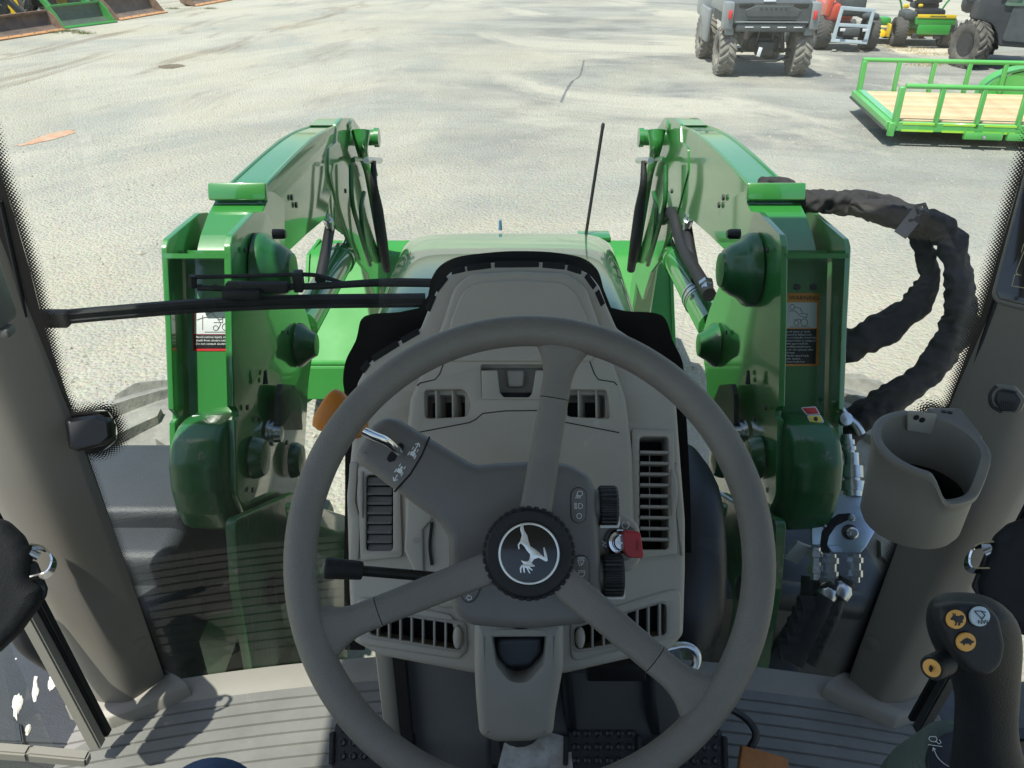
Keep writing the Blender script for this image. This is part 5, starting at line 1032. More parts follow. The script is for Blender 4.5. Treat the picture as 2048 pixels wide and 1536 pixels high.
plate('picture_field', D, [(389, 616), (468, 616), (468, 668), (389, 668)], WHITED, dc, thick=.001, lift=.0014, bev=.0002, r=0)
plate('text_field', D, [(389, 669), (468, 669), (468, 697), (390, 697)], BLACK, dc, thick=.001, lift=.0014, bev=.0002, r=0)
for i, l in enumerate(['Avoid serious injury or', 'death from electrocution.', 'Do not contact electric']): text('lettering', l, D, 392, 676 + i * 6.8, 4.8, WHITE, dc, lift=.0018)
ink('tractor_drawing', D, [circ(452, 654, 7, 14), circ(432, 656, 5, 12), [(394, 640), (405, 636), (415, 634)], [(406, 630), (406, 660)], [(412, 630), (424, 624), (432, 634), (440, 640)], [(428, 645), (446, 645), (446, 634), (456, 636), (457, 648)], [(436, 636), (442, 648), (436, 660)], [(436, 640), (446, 638)], [(410, 664), (464, 664)]], INK, dc, 1.0, .002)
# small latch decals on the foot castings
for s, px_ in ((-1, [[(386, 832), (428, 832), (426, 846), (380, 846)], [(380, 848), (416, 848), (412, 861), (376, 861)]]), (1, [[(1600, 816), (1630, 814), (1640, 830), (1612, 831)], [(1612, 832), (1640, 831), (1648, 846), (1620, 848)]])):
    for i, P in enumerate(px_):
        X = -.65 if s < 0 else .626; cxy = onX(sum(p[0] for p in P) / 4, sum(p[1] for p in P) / 4, X)
        q = PL(cxy, (0, -.62, .78))
        w_ = plate('latch_decal', q, P, WHITED, ld, thick=.0012, lift=.004, bev=.0003, r=.003); c = (sum(p[0] for p in P) / 4, sum(p[1] for p in P) / 4)
        ii = [(c[0] + (p[0] - c[0]) * .85, c[1] + (p[1] - c[1]) * .8) for p in P]
        plate('decal_field', q, ii, RED if i == 0 else DECALY, w_, thick=.0012, lift=.0046, bev=.0003, r=.002)
        if i: plate('decal_symbol', q, circ(c[0] - 0, c[1], 4.5, 12), INK, w_, thick=.0012, lift=.0051, bev=.0002, r=0)

# ================================================================ FRONT TYRES
def tyre(cx, cy, cz, Ro, wd, lugs, yaw, m, par, nm='tyre', lugh=.03, lugw=.035, rimm=None, n=64):
    g = MB(); rt = Matrix.Rotation(yaw, 3, 'Z'); c = Vector((cx, cy, cz)); ax = rt @ Vector((1, 0, 0))
    pr = [(Ro * .52, -wd * .40), (Ro * .60, -wd * .47), (Ro * .80, -wd * .5), (Ro * .93, -wd * .46), (Ro * .975, -wd * .34), (Ro * .99, -wd * .15), (Ro, 0), (Ro * .99, wd * .15), (Ro * .975, wd * .34), (Ro * .93, wd * .46), (Ro * .80, wd * .5), (Ro * .60, wd * .47), (Ro * .52, wd * .40)]
    g.lathe(pr, c, ax, n, closed=True)
    for k in range(lugs):
        for sd_ in (-1, 1):
            a = 2 * math.pi * (k + (.5 if sd_ > 0 else 0)) / lugs; rg = []
            for t in (0, .25, .5, .75, 1.0):
                x = sd_ * wd * (.02 + .47 * t); aa = a + t * .30 * (11 / lugs) * 1.6; base = Ro * (.985 if t < .8 else .94) - .005; hh = lugh * (1 if t < .8 else .9)
                er = Vector((0, math.cos(aa), math.sin(aa))); et = Vector((0, -math.sin(aa), math.cos(aa)))
                rg.append([c + rt @ (Vector((x, 0, 0)) + er * r_ + et * e_) for r_, e_ in ((base, -lugw * .8), (base + hh, -lugw * .5), (base + hh, lugw * .5), (base, lugw * .8))])
            g.loft(rg)
    o = g.build(nm, m, par, smooth=38)
    if rimm:
        for sd_ in (-1, 1):
            g = MB(); g.lathe([(Ro * .52, wd * .42), (Ro * .47, wd * .38), (Ro * .40, wd * .22), (Ro * .15, wd * .24), (0, wd * .26)], c, ax * sd_, 24); g.build('rim', rimm, par)
    return o
ft = chs
tyre(-1.02, 2.08, .53, .53, .42, 19, R(4), TYRE, ft, lugh=.036, lugw=.036)
ft2 = chs
tyre(.99, 2.12, .53, .53, .42, 19, R(-2), TYRE, ft2, lugh=.036, lugw=.036)

# ================================================================ LEFT STEP BOX AND FENDER
bx_ = empty('battery_box', (-.88, 1.42, .6), 'black plastic battery box with a steel hinge outside the left pillar', 'battery box')
g = MB(); g.box((-.915, 1.50, 1.10), (.44, .26, .30), bev=.02, seg=3); g.build('upper_cover', SUNP, bx_)
g = MB(); g.box((-.90, 1.345, 1.055), (.40, .14, .30), bev=.03, seg=4); g.build('front_cover', SUNP, bx_)
g = MB(); g.box((-.83, 1.265, .93), (.26, .16, .40), bev=.045, seg=4); g.build('lower_cover', SUNP, bx_)
hp_ = PL((-.85, 1.26, 1.14), (0, -.75, .66)); g = MB(); g.tube([atD(232, 1052, 1.83), atD(330, 1052, 1.83)], .004, 8); g.tube([atD(236, 1063, 1.82), atD(288, 1063, 1.82)], .0035, 8); g.tube([atD(292, 1063, 1.82), atD(336, 1062, 1.82)], .003, 8); g.build('hinge', STEEL, bx_)
g = MB(); g.tube(catmull([onX(212, 1018, -.93), onX(260, 1016, -.88), onX(330, 1016, -.80), onX(352, 1030, -.77)], 5), .014, 12); g.build('cover_rim', SUNP, bx_)
fd = empty('rear_fender', (-1.05, .75, .9), 'black plastic fender with white bird droppings below the left door glass', 'fender')
g = MB(); pts = [onZ(x, y, .80) for x, y in [(-300, 1200), (70, 1200), (130, 1330), (185, 1420), (186, 1470), (170, 1492), (-300, 1475)]]
g.add(pts + [p - Vector((0, 0, .12)) for p in pts], [tuple(range(7))] + [(i, (i + 1) % 7, 7 + (i + 1) % 7, 7 + i) for i in range(7)]); g.build('fender_top', SUNP, fd, bev=.006)
g = MB(); pts = [onZ(x, y, .80) + Vector((0, 0, .001)) for x, y in [(-300, 1430), (20, 1440), (44, 1455), (50, 1492), (-300, 1482)]]; g.add(pts + [p + Vector((0, 0, .012)) for p in pts], [tuple(range(5, 10))] + [(i, (i + 1) % 5, 5 + (i + 1) % 5, 5 + i) for i in range(5)]); g.build('fender_ridge', SUNP, fd, bev=.003)
for i, P in enumerate(([(28, 1392), (38, 1388), (46, 1398), (44, 1412), (36, 1428), (34, 1442), (28, 1430), (24, 1408)], [(68, 1354), (74, 1352), (76, 1372), (78, 1382), (70, 1405), (64, 1390), (66, 1372)], [(100, 1352), (116, 1346), (120, 1356), (108, 1376), (98, 1380), (96, 1366)], [(52, 1452), (60, 1448), (62, 1458), (54, 1472), (50, 1462)], [(30, 1318), (34, 1317), (35, 1319), (31, 1320)])):
    Q = [onZ(x, y, .8012) for x, y in P]; Q = catmull(Q + [Q[0]], 4)[:-1]; c = sum(Q, Vector()) / len(Q); Q = [c + (p - c) * (1 + .25 * noise.noise(Vector((k * .9, i * 5, 0)))) for k, p in enumerate(Q)]
    g = MB(); g.add(Q + [c + (p - c) * .6 + Vector((0, 0, .003)) for p in Q], [(j, (j + 1) % len(Q), len(Q) + (j + 1) % len(Q), len(Q) + j) for j in range(len(Q))] + [tuple(range(len(Q), 2 * len(Q)))]); g.build('bird_dropping', POOP, fd)
g = MB(); g.tube(catmull([atD(x, y, d) for x, y, d in [(20, 1200, 1.35), (50, 1275, 1.36), (90, 1310, 1.38), (130, 1335, 1.40)]], 6), .019, 16); tag(g.build('grab_handle', BLACK), 'black curved grab handle outside the left door', 'grab handle')
# right-hand fender edge below the door glass
g = MB(); g.box((1.12, .9, .72), (.5, .9, .1), bev=.03); tag(g.build('step_plate', DSTEEL), 'dark step plate outside the right door behind the joystick', 'step')

# ================================================================ RIGHT-HAND HYDRAULIC COUPLER AND HOSE SLEEVES
mc = empty('hydraulic_coupler', atD(1680, 1050, 1.75), 'silver-blue hydraulic multi coupler plate with steel fittings right of the wheel', 'hydraulic coupler')
QP = PL(atD(1680, 1050, 1.72), (-.15, -.75, .64))
slot = [(1710, 1036), (1690, 1032), (1665, 1045), (1653, 1070), (1655, 1095), (1665, 1108), (1650, 1112), (1638, 1092), (1640, 1060), (1652, 1038), (1675, 1024), (1700, 1020), (1710, 1028)]
cpl = plate('coupler_plate', QP, [(1668, 994, .01), (1690, 988, .01), (1735, 992, .02), (1760, 1030, .02), (1750, 1062, .02), (1732, 1094, .01), (1722, 1105, .005), (1665, 1106, .004), (1655, 1092, .004), (1640, 1092, .004), (1624, 1090, .004), (1623, 1060, .04), (1630, 1035, .02), (1645, 1018, .01), (1655, 1010, .01)], BLUEZ, mc, thick=.012, bev=.002, r=.01)
plate('arc_slot', QP, [(1700, 1026, .004), (1706, 1034, .004), (1692, 1042, .01), (1672, 1052, .02), (1658, 1072, .02), (1654, 1090, .01), (1662, 1106, .004), (1644, 1106, .002), (1640, 1090, .01), (1643, 1064, .02), (1656, 1042, .02), (1676, 1028, .01)], DEEP, mc, thick=.002, lift=.0012, bev=.0003, r=.004)
for x, y, r_ in ((1704, 1066, .012), (1702, 1036, .007), (1648, 1052, .004)): g = MB(); g.lathe([(r_, 0), (r_, .006), (r_ * .7, .008), (r_ * .65, .014), (0, .015)], QP.at(x, y, 0), QP.n, 20); g.build('pivot_nut', STEEL, mc)
g = MB(); g.lathe([(.016, 0), (.016, .002), (0, .002)], QP.at(1699, 1064, 0), QP.n, 24); g.build('washer', DSTEEL, mc)
for x, y0, y1, r_ in ((1632, 1095, 1160, .016), (1663, 1108, 1170, .017), (1712, 1108, 1165, .017)):
    a, b_ = QP.at(x, y0, -.01), QP.at(x, y1, -.01); d = b_ - a; g = MB(); g.tube([a + d * t for t in (0, .1, .12, .3, .32, .55, .57, .8, .82, 1)], [r_ * .7, r_ * .7, r_, r_, r_ * .72, r_ * .72, r_ * .95, r_ * .95, r_ * .6, r_ * .6], 6); g.build('quick_coupling', STEEL, mc)
for x, y0, y1, r_ in ((1708, 992, 905, .020), (1700, 905, 868, .012)):
    a, b_ = QP.at(x, y0, -.01), QP.at(x - 3, y1, -.01); d = b_ - a; g = MB(); g.tube([a + d * t for t in (0, .12, .13, .35, .36, .42, .43, .7, .71, 1)], [r_, r_, r_ * 1.3, r_ * 1.3, r_ * .8, r_ * .8, r_ * 1.15, r_ * 1.15, r_ * .75, r_ * .75], 12); g.build('hose_fitting', STEEL, mc)
for i, P in enumerate(([(1655, 1165), (1664, 1180), (1652, 1200), (1640, 1230), (1610, 1290), (1590, 1330)], [(1700, 1160), (1690, 1178), (1678, 1195), (1668, 1230), (1640, 1290), (1620, 1330)], [(1632, 1155), (1628, 1200), (1600, 1260), (1560, 1320)])):
    g = MB(); g.tube(catmull([QP.at(x, y, -.02 - .015 * i) for x, y in P], 6), .021, 12); g.build('black_hose', BLACKR, mc)
    if i < 2: g = MB(); p = QP.at(*P[1], -.02); g.lathe([(.014, -.01), (.022, 0), (.022, .018), (.016, .022)], p, (QP.at(*P[2], -.02) - p), 16); g.build('swivel_elbow', STEEL, mc)
for i in range(9): 
    a = QP.at(1640 - i * 5, 1215 + i * 11, -.03); g = MB(); g.tube([a + Vector((-.035, 0, -.004)), a + Vector((.035, 0, .004))], .026, 10) 
    if i % 2 == 0: g.build('hose_bundle', CANVAS, mc)
g = MB(); g.box(QP.at(1598, 1105, -.02), (.035, .006, .05), Matrix.Rotation(R(25), 3, 'Y')); g.build('white_tag', WHITED, mc)
g = MB(); g.tube(catmull([atD(x, y, 1.78) for x, y in [(1672, 800), (1690, 830), (1712, 850), (1722, 868)]], 4), .010, 10); g.lathe([(.0, .01), (.014, .008), (.016, 0)], atD(1690, 838, 1.76), (0, -.8, .6), 16); g.build('locking_lever', STEEL, mc)
yl = plate('yellow_hook', PL(atD(1415, 970, 1.75), (0, -.8, .6)), [(1404, 935), (1420, 940), (1434, 985), (1424, 1000), (1408, 985)], YELLOW, ld, thick=.01, bev=.002, r=.004)
plate('yellow_hook', PL(atD(1545, 1220, 1.75), (0, -.8, .6)), [(1546, 1200), (1556, 1205), (1552, 1235), (1542, 1245)], YELLOW, ld, thick=.01, bev=.002, r=.004)
g = MB(); g.tube([atD(1424, 976, 1.70), atD(1468, 1004, 1.70)], .004, 8); g.build('latch_pin', STEEL, ld)
# black tank-like cover right of the dash
g = MB(); rg = []
for (x, y, hw, d) in ((1400, 935, 10, 1.62), (1402, 960, 42, 1.60), (1396, 1020, 70, 1.56), (1392, 1120, 78, 1.52), (1392, 1320, 80, 1.5)):
    c = atD(x - 10, y, d); h = hw / 1650 * d; rg.append([c + Vector((h * math.cos(a), .08 * math.sin(a) + .03, 0)) for a in [2 * math.pi * i / 24 for i in range(24)]])
g.loft(rg); tag(g.build('engine_side_cover', BLACK, None, sub=1), 'smooth black engine side cover right of the dash', 'engine cover')

def sleeve(nm, P, rad, seed, label, group='black canvas hose sleeves'):
    pts = catmull([atD(x, y, d) for x, y, d in P], 16); n = len(pts); g = MB(); rg = []; NS = 40
    nrm = Vector((0, 0, 1))
    for i, p in enumerate(pts):
        t = (pts[min(i + 1, n - 1)] - pts[max(i - 1, 0)]).normalized(); nrm = (nrm - t * nrm.dot(t)).normalized(); b = t.cross(nrm); r = []
        q = i / (n - 1) * (len(rad) - 1); r0 = rad[int(q)] * (1 - q % 1) + rad[min(len(rad) - 1, int(q) + 1)] * (q % 1)
        for j in range(NS):
            a = 2 * math.pi * j / NS
            wv = noise.noise(Vector((p.x * 16 + seed, p.y * 16 + math.cos(a) * .7, p.z * 16 + math.sin(a) * .7))) * .30
            ang = i * .55 + 1.6 * noise.noise(Vector((i * .07, seed, 1))) * 3
            fold = abs(noise.noise(Vector((i * .11 + .9 * math.sin(a + seed), math.cos(a) * 1.1, seed)))) * .62
            fine = noise.noise(Vector((i * .30, math.cos(a) * 2.2, math.sin(a) * 1.6 + seed))) * .16
            r.append(p + (nrm * math.cos(a) * .92 + b * math.sin(a) * 1.06) * r0 * (1.02 + wv - fold + fine))
        rg.append(r)
    g.loft(rg); o = g.build(nm, CANVAS, None, smooth=75, sub=1); tag(o, label, 'hose sleeve', group); return o
sleeve('hose_sleeve', [(1515, 372, 1.98), (1560, 378, 1.98), (1600, 400, 1.97), (1650, 402, 1.96), (1710, 408, 1.95), (1770, 418, 1.94), (1830, 452, 1.92), (1850, 500, 1.90), (1856, 560, 1.88), (1830, 610, 1.87), (1770, 655, 1.86), (1700, 690, 1.86), (1640, 712, 1.87)], [.022, .030, .028, .034, .036, .036, .036, .028, .026, .034, .036, .038, .036], 3.1, 'black canvas hose sleeve curving down and ending behind the right mast')
sleeve('hose_sleeve', [(1700, 405, 1.92), (1760, 425, 1.90), (1820, 445, 1.88), (1868, 450, 1.86), (1906, 480, 1.84), (1916, 540, 1.82), (1922, 600, 1.81), (1920, 650, 1.80), (1890, 700, 1.80), (1850, 750, 1.80), (1790, 795, 1.80), (1735, 830, 1.81), (1680, 875, 1.82)], [.02, .030, .032, .036, .036, .030, .038, .044, .036, .032, .034, .036, .034], 9.7, 'outer black canvas hose sleeve sweeping down to the hydraulic coupler')
g = MB(); sp_ = PL(atD(1836, 420, 1.83), (0, -.6, .8)); a, b_ = atD(1800, 470, 1.85), atD(1845, 415, 1.85); g.bar(a, b_, .03, .003, up=(0, -.6, .8)); tag(g.build('webbing_strap', mat('grey_webbing', (.14, .14, .15), .8, bump=.6, bscale=300)), 'grey webbing strap with buckle round the hose sleeves', 'strap')
g = MB(); bq = PL(atD(1843, 417, 1.82), (.2, -.7, .7))
plate('strap_buckle', bq, [(1832, 408), (1852, 404), (1858, 418), (1838, 428)], BLACK, None, thick=.006, bev=.0015, r=.002, holes=[[(1838, 412), (1849, 410), (1851, 416), (1841, 420)]], hr=.001)
tag(bpy.data.objects['strap_buckle'], 'black plastic buckle at the end of the grey webbing strap', 'buckle')

# ================================================================ MACHINES ON THE LOT
def place(root, loc, rz):
    root.location = loc; root.rotation_euler = (0, 0, rz)
def B(par, nm, c, size, m, bev=.01, rot=None, label=None):
    g = MB(); g.box(c, size, rot, bev); return g.build(nm, m, par, label)
def wheel(par, cx, cy, r_, wd, m=TYRED, lugs=22, rimm=None, lh=.02, lw=.03):
    return tyre(cx, cy, r_, r_, wd, lugs, 0, m, par, 'wheel', lh, lw, rimm, 40)
# grey utility vehicle seen from behind
uv = empty('utility_vehicle', (0, 0, 0), 'grey and black utility vehicle with red tail lights parked with its tailgate to the camera', 'utility vehicle', kind=None)
for x in (-.64, .64):
    for y in (.38, 2.3): wheel(uv, x, y, .36, .29, mat('muddy_tyre', (.13, .125, .115), .8, var=.4, vscale=9, col2=(.27, .25, .21), bump=.4, bscale=40), 20, None, .028, .04)
B(uv, 'cargo_bed', (0, .72, .95), (1.42, 1.3, .36), CARD, .03)
B(uv, 'bed_floor', (0, .72, .80), (1.3, 1.2, .04), CARD, .01)
for s in (-1, 1):
    B(uv, 'corner_panel', (s * .71, .10, .93), (.16, .26, .40), CARG, .03)
    B(uv, 'mud_flap', (s * .66, .12, .70), (.14, .16, .12), CARG, .02)
    B(uv, 'tail_light', (s * .70, -.045, .95), (.055, .05, .13), TAIL, .012)
    B(uv, 'bed_side', (s * .72, .85, 1.06), (.08, 1.2, .24), CARG, .02)
    B(uv, 'door_panel', (s * .74, 2.0, .62), (.08, .9, .55), CARG, .04)
    g = MB(); g.tube([(s * .66, 1.5, 1.1), (s * .62, 1.6, 1.9), (s * .6, 2.5, 1.9), (s * .7, 3.1, 1.2)], .03, 8); g.build('roll_bar', CARD, uv)
tgp = PL((0, -.03, 0), (0, -1, 0))
tg = plate('tailgate', tgp, [(-.63, .82, .02), (-.46, .82, .02), (-.40, .87, .02), (.40, .87, .02), (.46, .82, .02), (.63, .82, .02), (.63, 1.13, .02), (-.63, 1.13, .02)], CARD, uv, thick=.06, bev=.012, r=.02, px=False)
plate('tailgate_panel', tgp, [(-.42, .92, .02), (.42, .92, .02), (.46, 1.02, .02), (.30, 1.08, .02), (-.30, 1.08, .02), (-.46, 1.02, .02)], CARD, uv, thick=.03, lift=.012, bev=.01, r=.02, px=False)
for s in (-1, 1): plate('handle_recess', tgp, [(s * .30, 1.07), (s * .40, 1.04), (s * .56, 1.05), (s * .58, 1.10), (s * .34, 1.11)], BLACK, uv, thick=.02, lift=.006, bev=.005, r=.01, px=False)
g = MB()
for k in range(6): g.box((-.2 + .08 * k, -.05, 1.045), (.05, .006, .006))
g.build('latch_dashes', BLACK, uv, smooth=0)
B(uv, 'tail_label', (-.08, -.038, 1.155), (.20, .012, .035), WHITED, .003)
B(uv, 'rear_bumper', (0, .02, .76), (1.16, .10, .13), CARD, .03)
for k in range(4): B(uv, 'bumper_slot', (-.36 + .27 * k, -.033, .77), (.14, .01, .014), WHITED, .002)
B(uv, 'rear_lip', (0, -.02, .845), (1.20, .05, .02), CARG, .006)
B(uv, 'chassis', (0, 1.4, .48), (.55, 2.2, .22), BLACK, .04)
B(uv, 'gearbox', (.02, .30, .42), (.30, .26, .24), DSTEEL, .05)
g = MB(); g.tube([(-.5, .38, .38), (.5, .38, .38)], .03, 10); g.tube([(-.45, .25, .30), (-.2, .12, .25), (.2, .12, .25), (.45, .25, .30)], .018, 8)
for s in (-1, 1): g.tube([(s * .24, .2, .75), (s * .36, .34, .36)], .035, 10); g.tube([(s * .12, .2, .7), (s * .14, .3, .4)], .02, 8)
g.build('suspension', DSTEEL, uv)
g = MB(); g.lathe([(.05, 0), (.05, .14), (0, .14)], (-.38, .05, .60), (0, -.3, 1), 14); g.build('exhaust', RUST, uv)
B(uv, 'hitch_plate', (-.12, .02, .40), (.06, .02, .14), WHITED, .004, Matrix.Rotation(R(12), 3, 'Y'))
B(uv, 'windscreen_frame', (0, 3.1, 1.15), (1.3, .06, .3), CARD, .02)
B(uv, 'front_hood', (0, 3.3, .8), (1.3, .7, .4), CARG, .08); B(uv, 'seat', (0, 1.9, .95), (1.1, .4, .5), SEATM, .06)
c = onZ(1526, 157, 0); place(uv, (c.x, c.y, 0), R(-2)); uv.scale = (.92, .92, .98)

# red machine with a grey hitch frame
rm = empty('red_lawn_tractor', (0, 0, 0), 'red and black mower with a pale grey rear frame next to the grey utility vehicle', 'lawn tractor')
for s in (-1, 1): wheel(rm, s * .44, .35, .30, .26, mat('turf_tyre', (.075, .072, .068), .8, var=.3, bump=.4, bscale=60), 26, None, .008, .02); wheel(rm, s * .42, 1.7, .2, .18, MATS['turf_tyre'], 16, None, .006, .015)
B(rm, 'rear_fender', (-.32, .5, .66), (.26, .7, .30), REDP, .05); B(rm, 'rear_fender', (.36, .4, .60), (.32, .5, .10), CARD, .04)
B(rm, 'side_panel', (-.40, .25, .82), (.10, .24, .46), REDP, .03, Matrix.Rotation(R(8), 3, 'Y'))
B(rm, 'engine_cover', (.02, .42, .80), (.48, .50, .42), CARD, .08); B(rm, 'bonnet', (0, 1.5, .6), (.6, .9, .35), REDP, .08)
B(rm, 'lower_frame', (0, .5, .35), (.4, .9, .2), BLACK, .03)
fp = PL((.02, -.1, .10), (0, -1, .18))
plate('tow_frame', fp, [(-.36, .08), (.30, .05), (.36, .66), (-.26, .70)], FRAMEG, rm, thick=.04, bev=.008, r=.01, px=False, holes=[[(-.28, .14), (.235, .115), (.26, .33), (-.255, .35)], [(-.245, .41), (.27, .39), (.295, .60), (-.21, .63)]], hr=.004)
B(rm, 'frame_box', (0, -.06, .36), (.30, .06, .13), CARD, .02)
for s in (-1, 1): B(rm, 'frame_label', (.02 + s * .20, -.14, .40), (.09, .008, .05), WHITED, .001)
for s in (-1, 1): g = MB(); g.tube([(s * .3, .3, .95), (s * .38, .25, 1.2)], .015, 8); g.build('control_lever', BLACK, rm)
c = onZ(1693, 104, 0); place(rm, (c.x, c.y, 0), R(-6))

# zero-turn mower
zm = empty('zero_turn_mower', (0, 0, 0), 'green and yellow zero-turn mower with a black seat between red machine and dark vehicle', 'mower')
for s in (-1, 1): wheel(zm, s * .44, .26, .265, .23, MATS['turf_tyre'], 26, None, .007, .02); wheel(zm, s * .34, 1.5, .15, .14, MATS['turf_tyre'], 12, None, .005, .012)
GM = mat('mower_green', (.03, .30, .04), .35, coat=.5, var=.1)
B(zm, 'engine_guard', (.10, .0, .49), (.72, .10, .14), GM, .02); B(zm, 'guard_lower', (.10, -.02, .34), (.60, .07, .18), GM, .02)
for k in (-1, 0, 1): B(zm, 'guard_post', (.10 + k * .22, .03, .42), (.05, .05, .10), GM, .01)
B(zm, 'yellow_strip', (.10, -.055, .575), (.70, .015, .065), YELLOW, .005)
zt = MB(); tp_ = PL((0, -.0645, 0), (0, -1, 0))
cu = plate('strip_print', tp_, [(-.02, .562), (.26, .562), (.26, .588), (-.02, .588)], mat('print_dark_green', (.03, .1, .03), .5), zm, thick=.001, bev=.0002, r=0, px=False, holes=[[(.0 + k * .036, .566), (.012 + k * .036, .566), (.012 + k * .036, .584), (.0 + k * .036, .584)] for k in range(7)], hr=0)
B(zm, 'engine', (.06, .30, .55), (.50, .34, .26), BLACK, .05); B(zm, 'body', (0, .75, .40), (.62, .7, .22), GM, .05); B(zm, 'side_tank', (-.32, .35, .56), (.24, .5, .16), CARD, .05)
B(zm, 'mower_deck', (-.05, .95, .20), (1.30, .62, .14), YELLOW, .05)
g = MB(); g.lathe([(.0, .13), (.12, .13), (.16, .08), (.17, 0), (.0, 0)], (-.72, .62, .14), (0, 0, 1), 20); g.build('discharge_chute', YELLOW, zm)
B(zm, 'chute_flap', (-.60, .40, .27), (.05, .22, .24), YELLOW, .015); B(zm, 'deck_mount', (-.66, .62, .42), (.2, .3, .14), GM, .04)
B(zm, 'seat_base', (.05, .70, .70), (.46, .42, .12), SEATM, .05); sb = B(zm, 'seat_back', (.03, .52, .98), (.46, .12, .52), SEATM, .08, Matrix.Rotation(R(-10), 3, 'X'))
g = MB(); g.tube(catmull([(-.19, .47, .80), (-.21, .46, 1.0), (-.15, .44, 1.22)], 5), .022, 8); g.build('seat_piping', YELLOW, zm)
bd = plate('seat_badge', PL((.06, .435, 1.12), (0, -1, .17)), [(-.04, -.035), (.04, -.035), (.04, .035), (-.04, .035)], GM, zm, thick=.006, bev=.001, r=.01, px=False)
plate('badge_deer', PL((.06, .431, 1.12), (0, -1, .17)), [(-.03, .0), (-.015, .012), (.01, .01), (.025, .022), (.02, .005), (.01, -.005), (.02, -.02), (.0, -.006), (-.015, -.002), (-.028, -.014)], YELLOW, zm, thick=.003, bev=.0005, r=0, px=False)
for s in (-1, 1):
    g = MB(); g.tube(catmull([(s * .36, .62, .60), (s * .44, .60, .78), (s * .56, .58, .92), (s * .60, .56, 1.02), (s * .46, .60, 1.22)], 5), .018, 8); g.build('control_lever', GM, zm)
    B(zm, 'arm_rest', (s * .27, .62, .80), (.08, .28, .07), SEATM, .03); B(zm, 'muffler', (s * .2, .0, .22), (.14, .08, .1), DSTEEL, .03)
B(zm, 'lever_knob', (-.36, .42, .70), (.10, .06, .08), YELLOW, .02); B(zm, 'filler_cap', (-.12, .34, .72), (.08, .08, .06), YELLOW, .02)
c = onZ(1846, 97, 0); place(zm, (c.x, c.y, 0), R(-8))

# dark crossover utility vehicle, side on, behind the trailer
dk = empty('dark_utility_vehicle', (0, 0, 0), 'dark grey utility vehicle seen side-on behind the green trailer', 'utility vehicle')
DKM = mat('matt_dark_body', (.045, .05, .055), .45, var=.25, vscale=4)
for x in (.0, 2.05):
    for y in (.18, 1.35): 
        r_ = .37; g = MB()
        tyre(0, 0, 0, r_, .26, 18, 0, TYRED, dk, 'wheel', .03, .045, DSTEEL, 40)
        objs = [o for o in dk.children if o.name.startswith(('wheel', 'rim')) and 'done' not in o]
        an = R(90) if x else R(48)
        for o in objs: o['done'] = 1; o.rotation_euler = (0, 0, an); q_ = Matrix.Rotation(an, 3, 'Z') @ Vector(o.location); o.location = Vector((x, y, r_)) + q_ 
for o in dk.children:
    if 'done' in o: del o['done']
sidep = PL((0, .10, 0), (0, -1, 0))
plate('body_side', sidep, [(.42, .38, .05), (1.55, .38, .05), (1.62, .62, .1), (1.80, .86, .1), (2.35, .86, .1), (2.6, .7, .05), (2.6, 1.12, .05), (.15, 1.15, .1), (-.10, 1.02, .1), (-.12, .78, .05), (.25, .70, .1), (.36, .55, .05)], DKM, dk, thick=.10, bev=.025, r=.05, px=False)
plate('body_side', PL((0, 1.5, 0), (0, -1, 0)), [(.42, .38), (1.55, .38), (1.62, .62), (1.8, .86), (2.6, .86), (2.6, 1.12), (.15, 1.15), (-.1, 1.02), (-.12, .78), (.25, .7)], DKM, dk, thick=.10, bev=.025, r=.05, px=False)
plate('door', sidep, [(.45, .46, .06), (1.45, .46, .06), (1.50, 1.06, .06), (.50, 1.06, .06)], CARD, dk, thick=.03, lift=.025, bev=.01, r=.06, px=False)
B(dk, 'cabin_floor', (1.2, .8, .5), (2.6, 1.3, .2), BLACK, .03); B(dk, 'front_bonnet', (.1, .8, .98), (.8, 1.25, .3), DKM, .1)
plate('window', PL((0, .09, 0), (0, -1, 0)), [(.34, .98, .05), (.86, 1.0, .05), (.95, 1.34, .05), (.50, 1.32, .08)], SKYG, dk, thick=.02, lift=.03, bev=.005, r=.04, px=False)
plate('window', PL((0, .09, 0), (0, -1, 0)), [(1.22, 1.08, .05), (1.80, 1.08, .05), (1.80, 1.5, .05), (1.36, 1.5, .05)], SKYG, dk, thick=.02, lift=.03, bev=.005, r=.04, px=False)
for y in (.08, 1.5):
    g = MB(); g.bar((.85, y, .90), (1.30, y, 1.95), .10, .08, bev=.02); g.build('roof_post', DKM, dk)
    g = MB(); g.bar((.30, y, 1.12), (.72, y, 1.90), .07, .06, bev=.02); g.build('screen_post', DKM, dk); g = MB(); g.bar((2.3, y, 1.1), (2.2, y, 1.95), .07, .06, bev=.02); g.build('roof_post', DKM, dk)
B(dk, 'roof', (1.45, .8, 1.97), (1.8, 1.45, .06), DKM, .02); B(dk, 'seat', (1.3, .8, 1.0), (.5, 1.2, .5), SEATM, .06)
g = MB(); g.tube(catmull([(-.12, .06, .95), (-.22, .04, 1.1), (-.20, .04, 1.3), (.05, .04, 1.34)], 5), .022, 8); g.build('brush_guard', BLACK, dk)
B(dk, 'side_mirror', (.45, -.05, 1.46), (.26, .1, .12), BLACK, .03)
g = MB(); g.tube(catmull([(1.62, .03, .52), (1.74, .02, .80), (2.0, .01, .90), (2.35, .02, .86)], 5), .04, 8); g.build('fender_flare', CARD, dk)
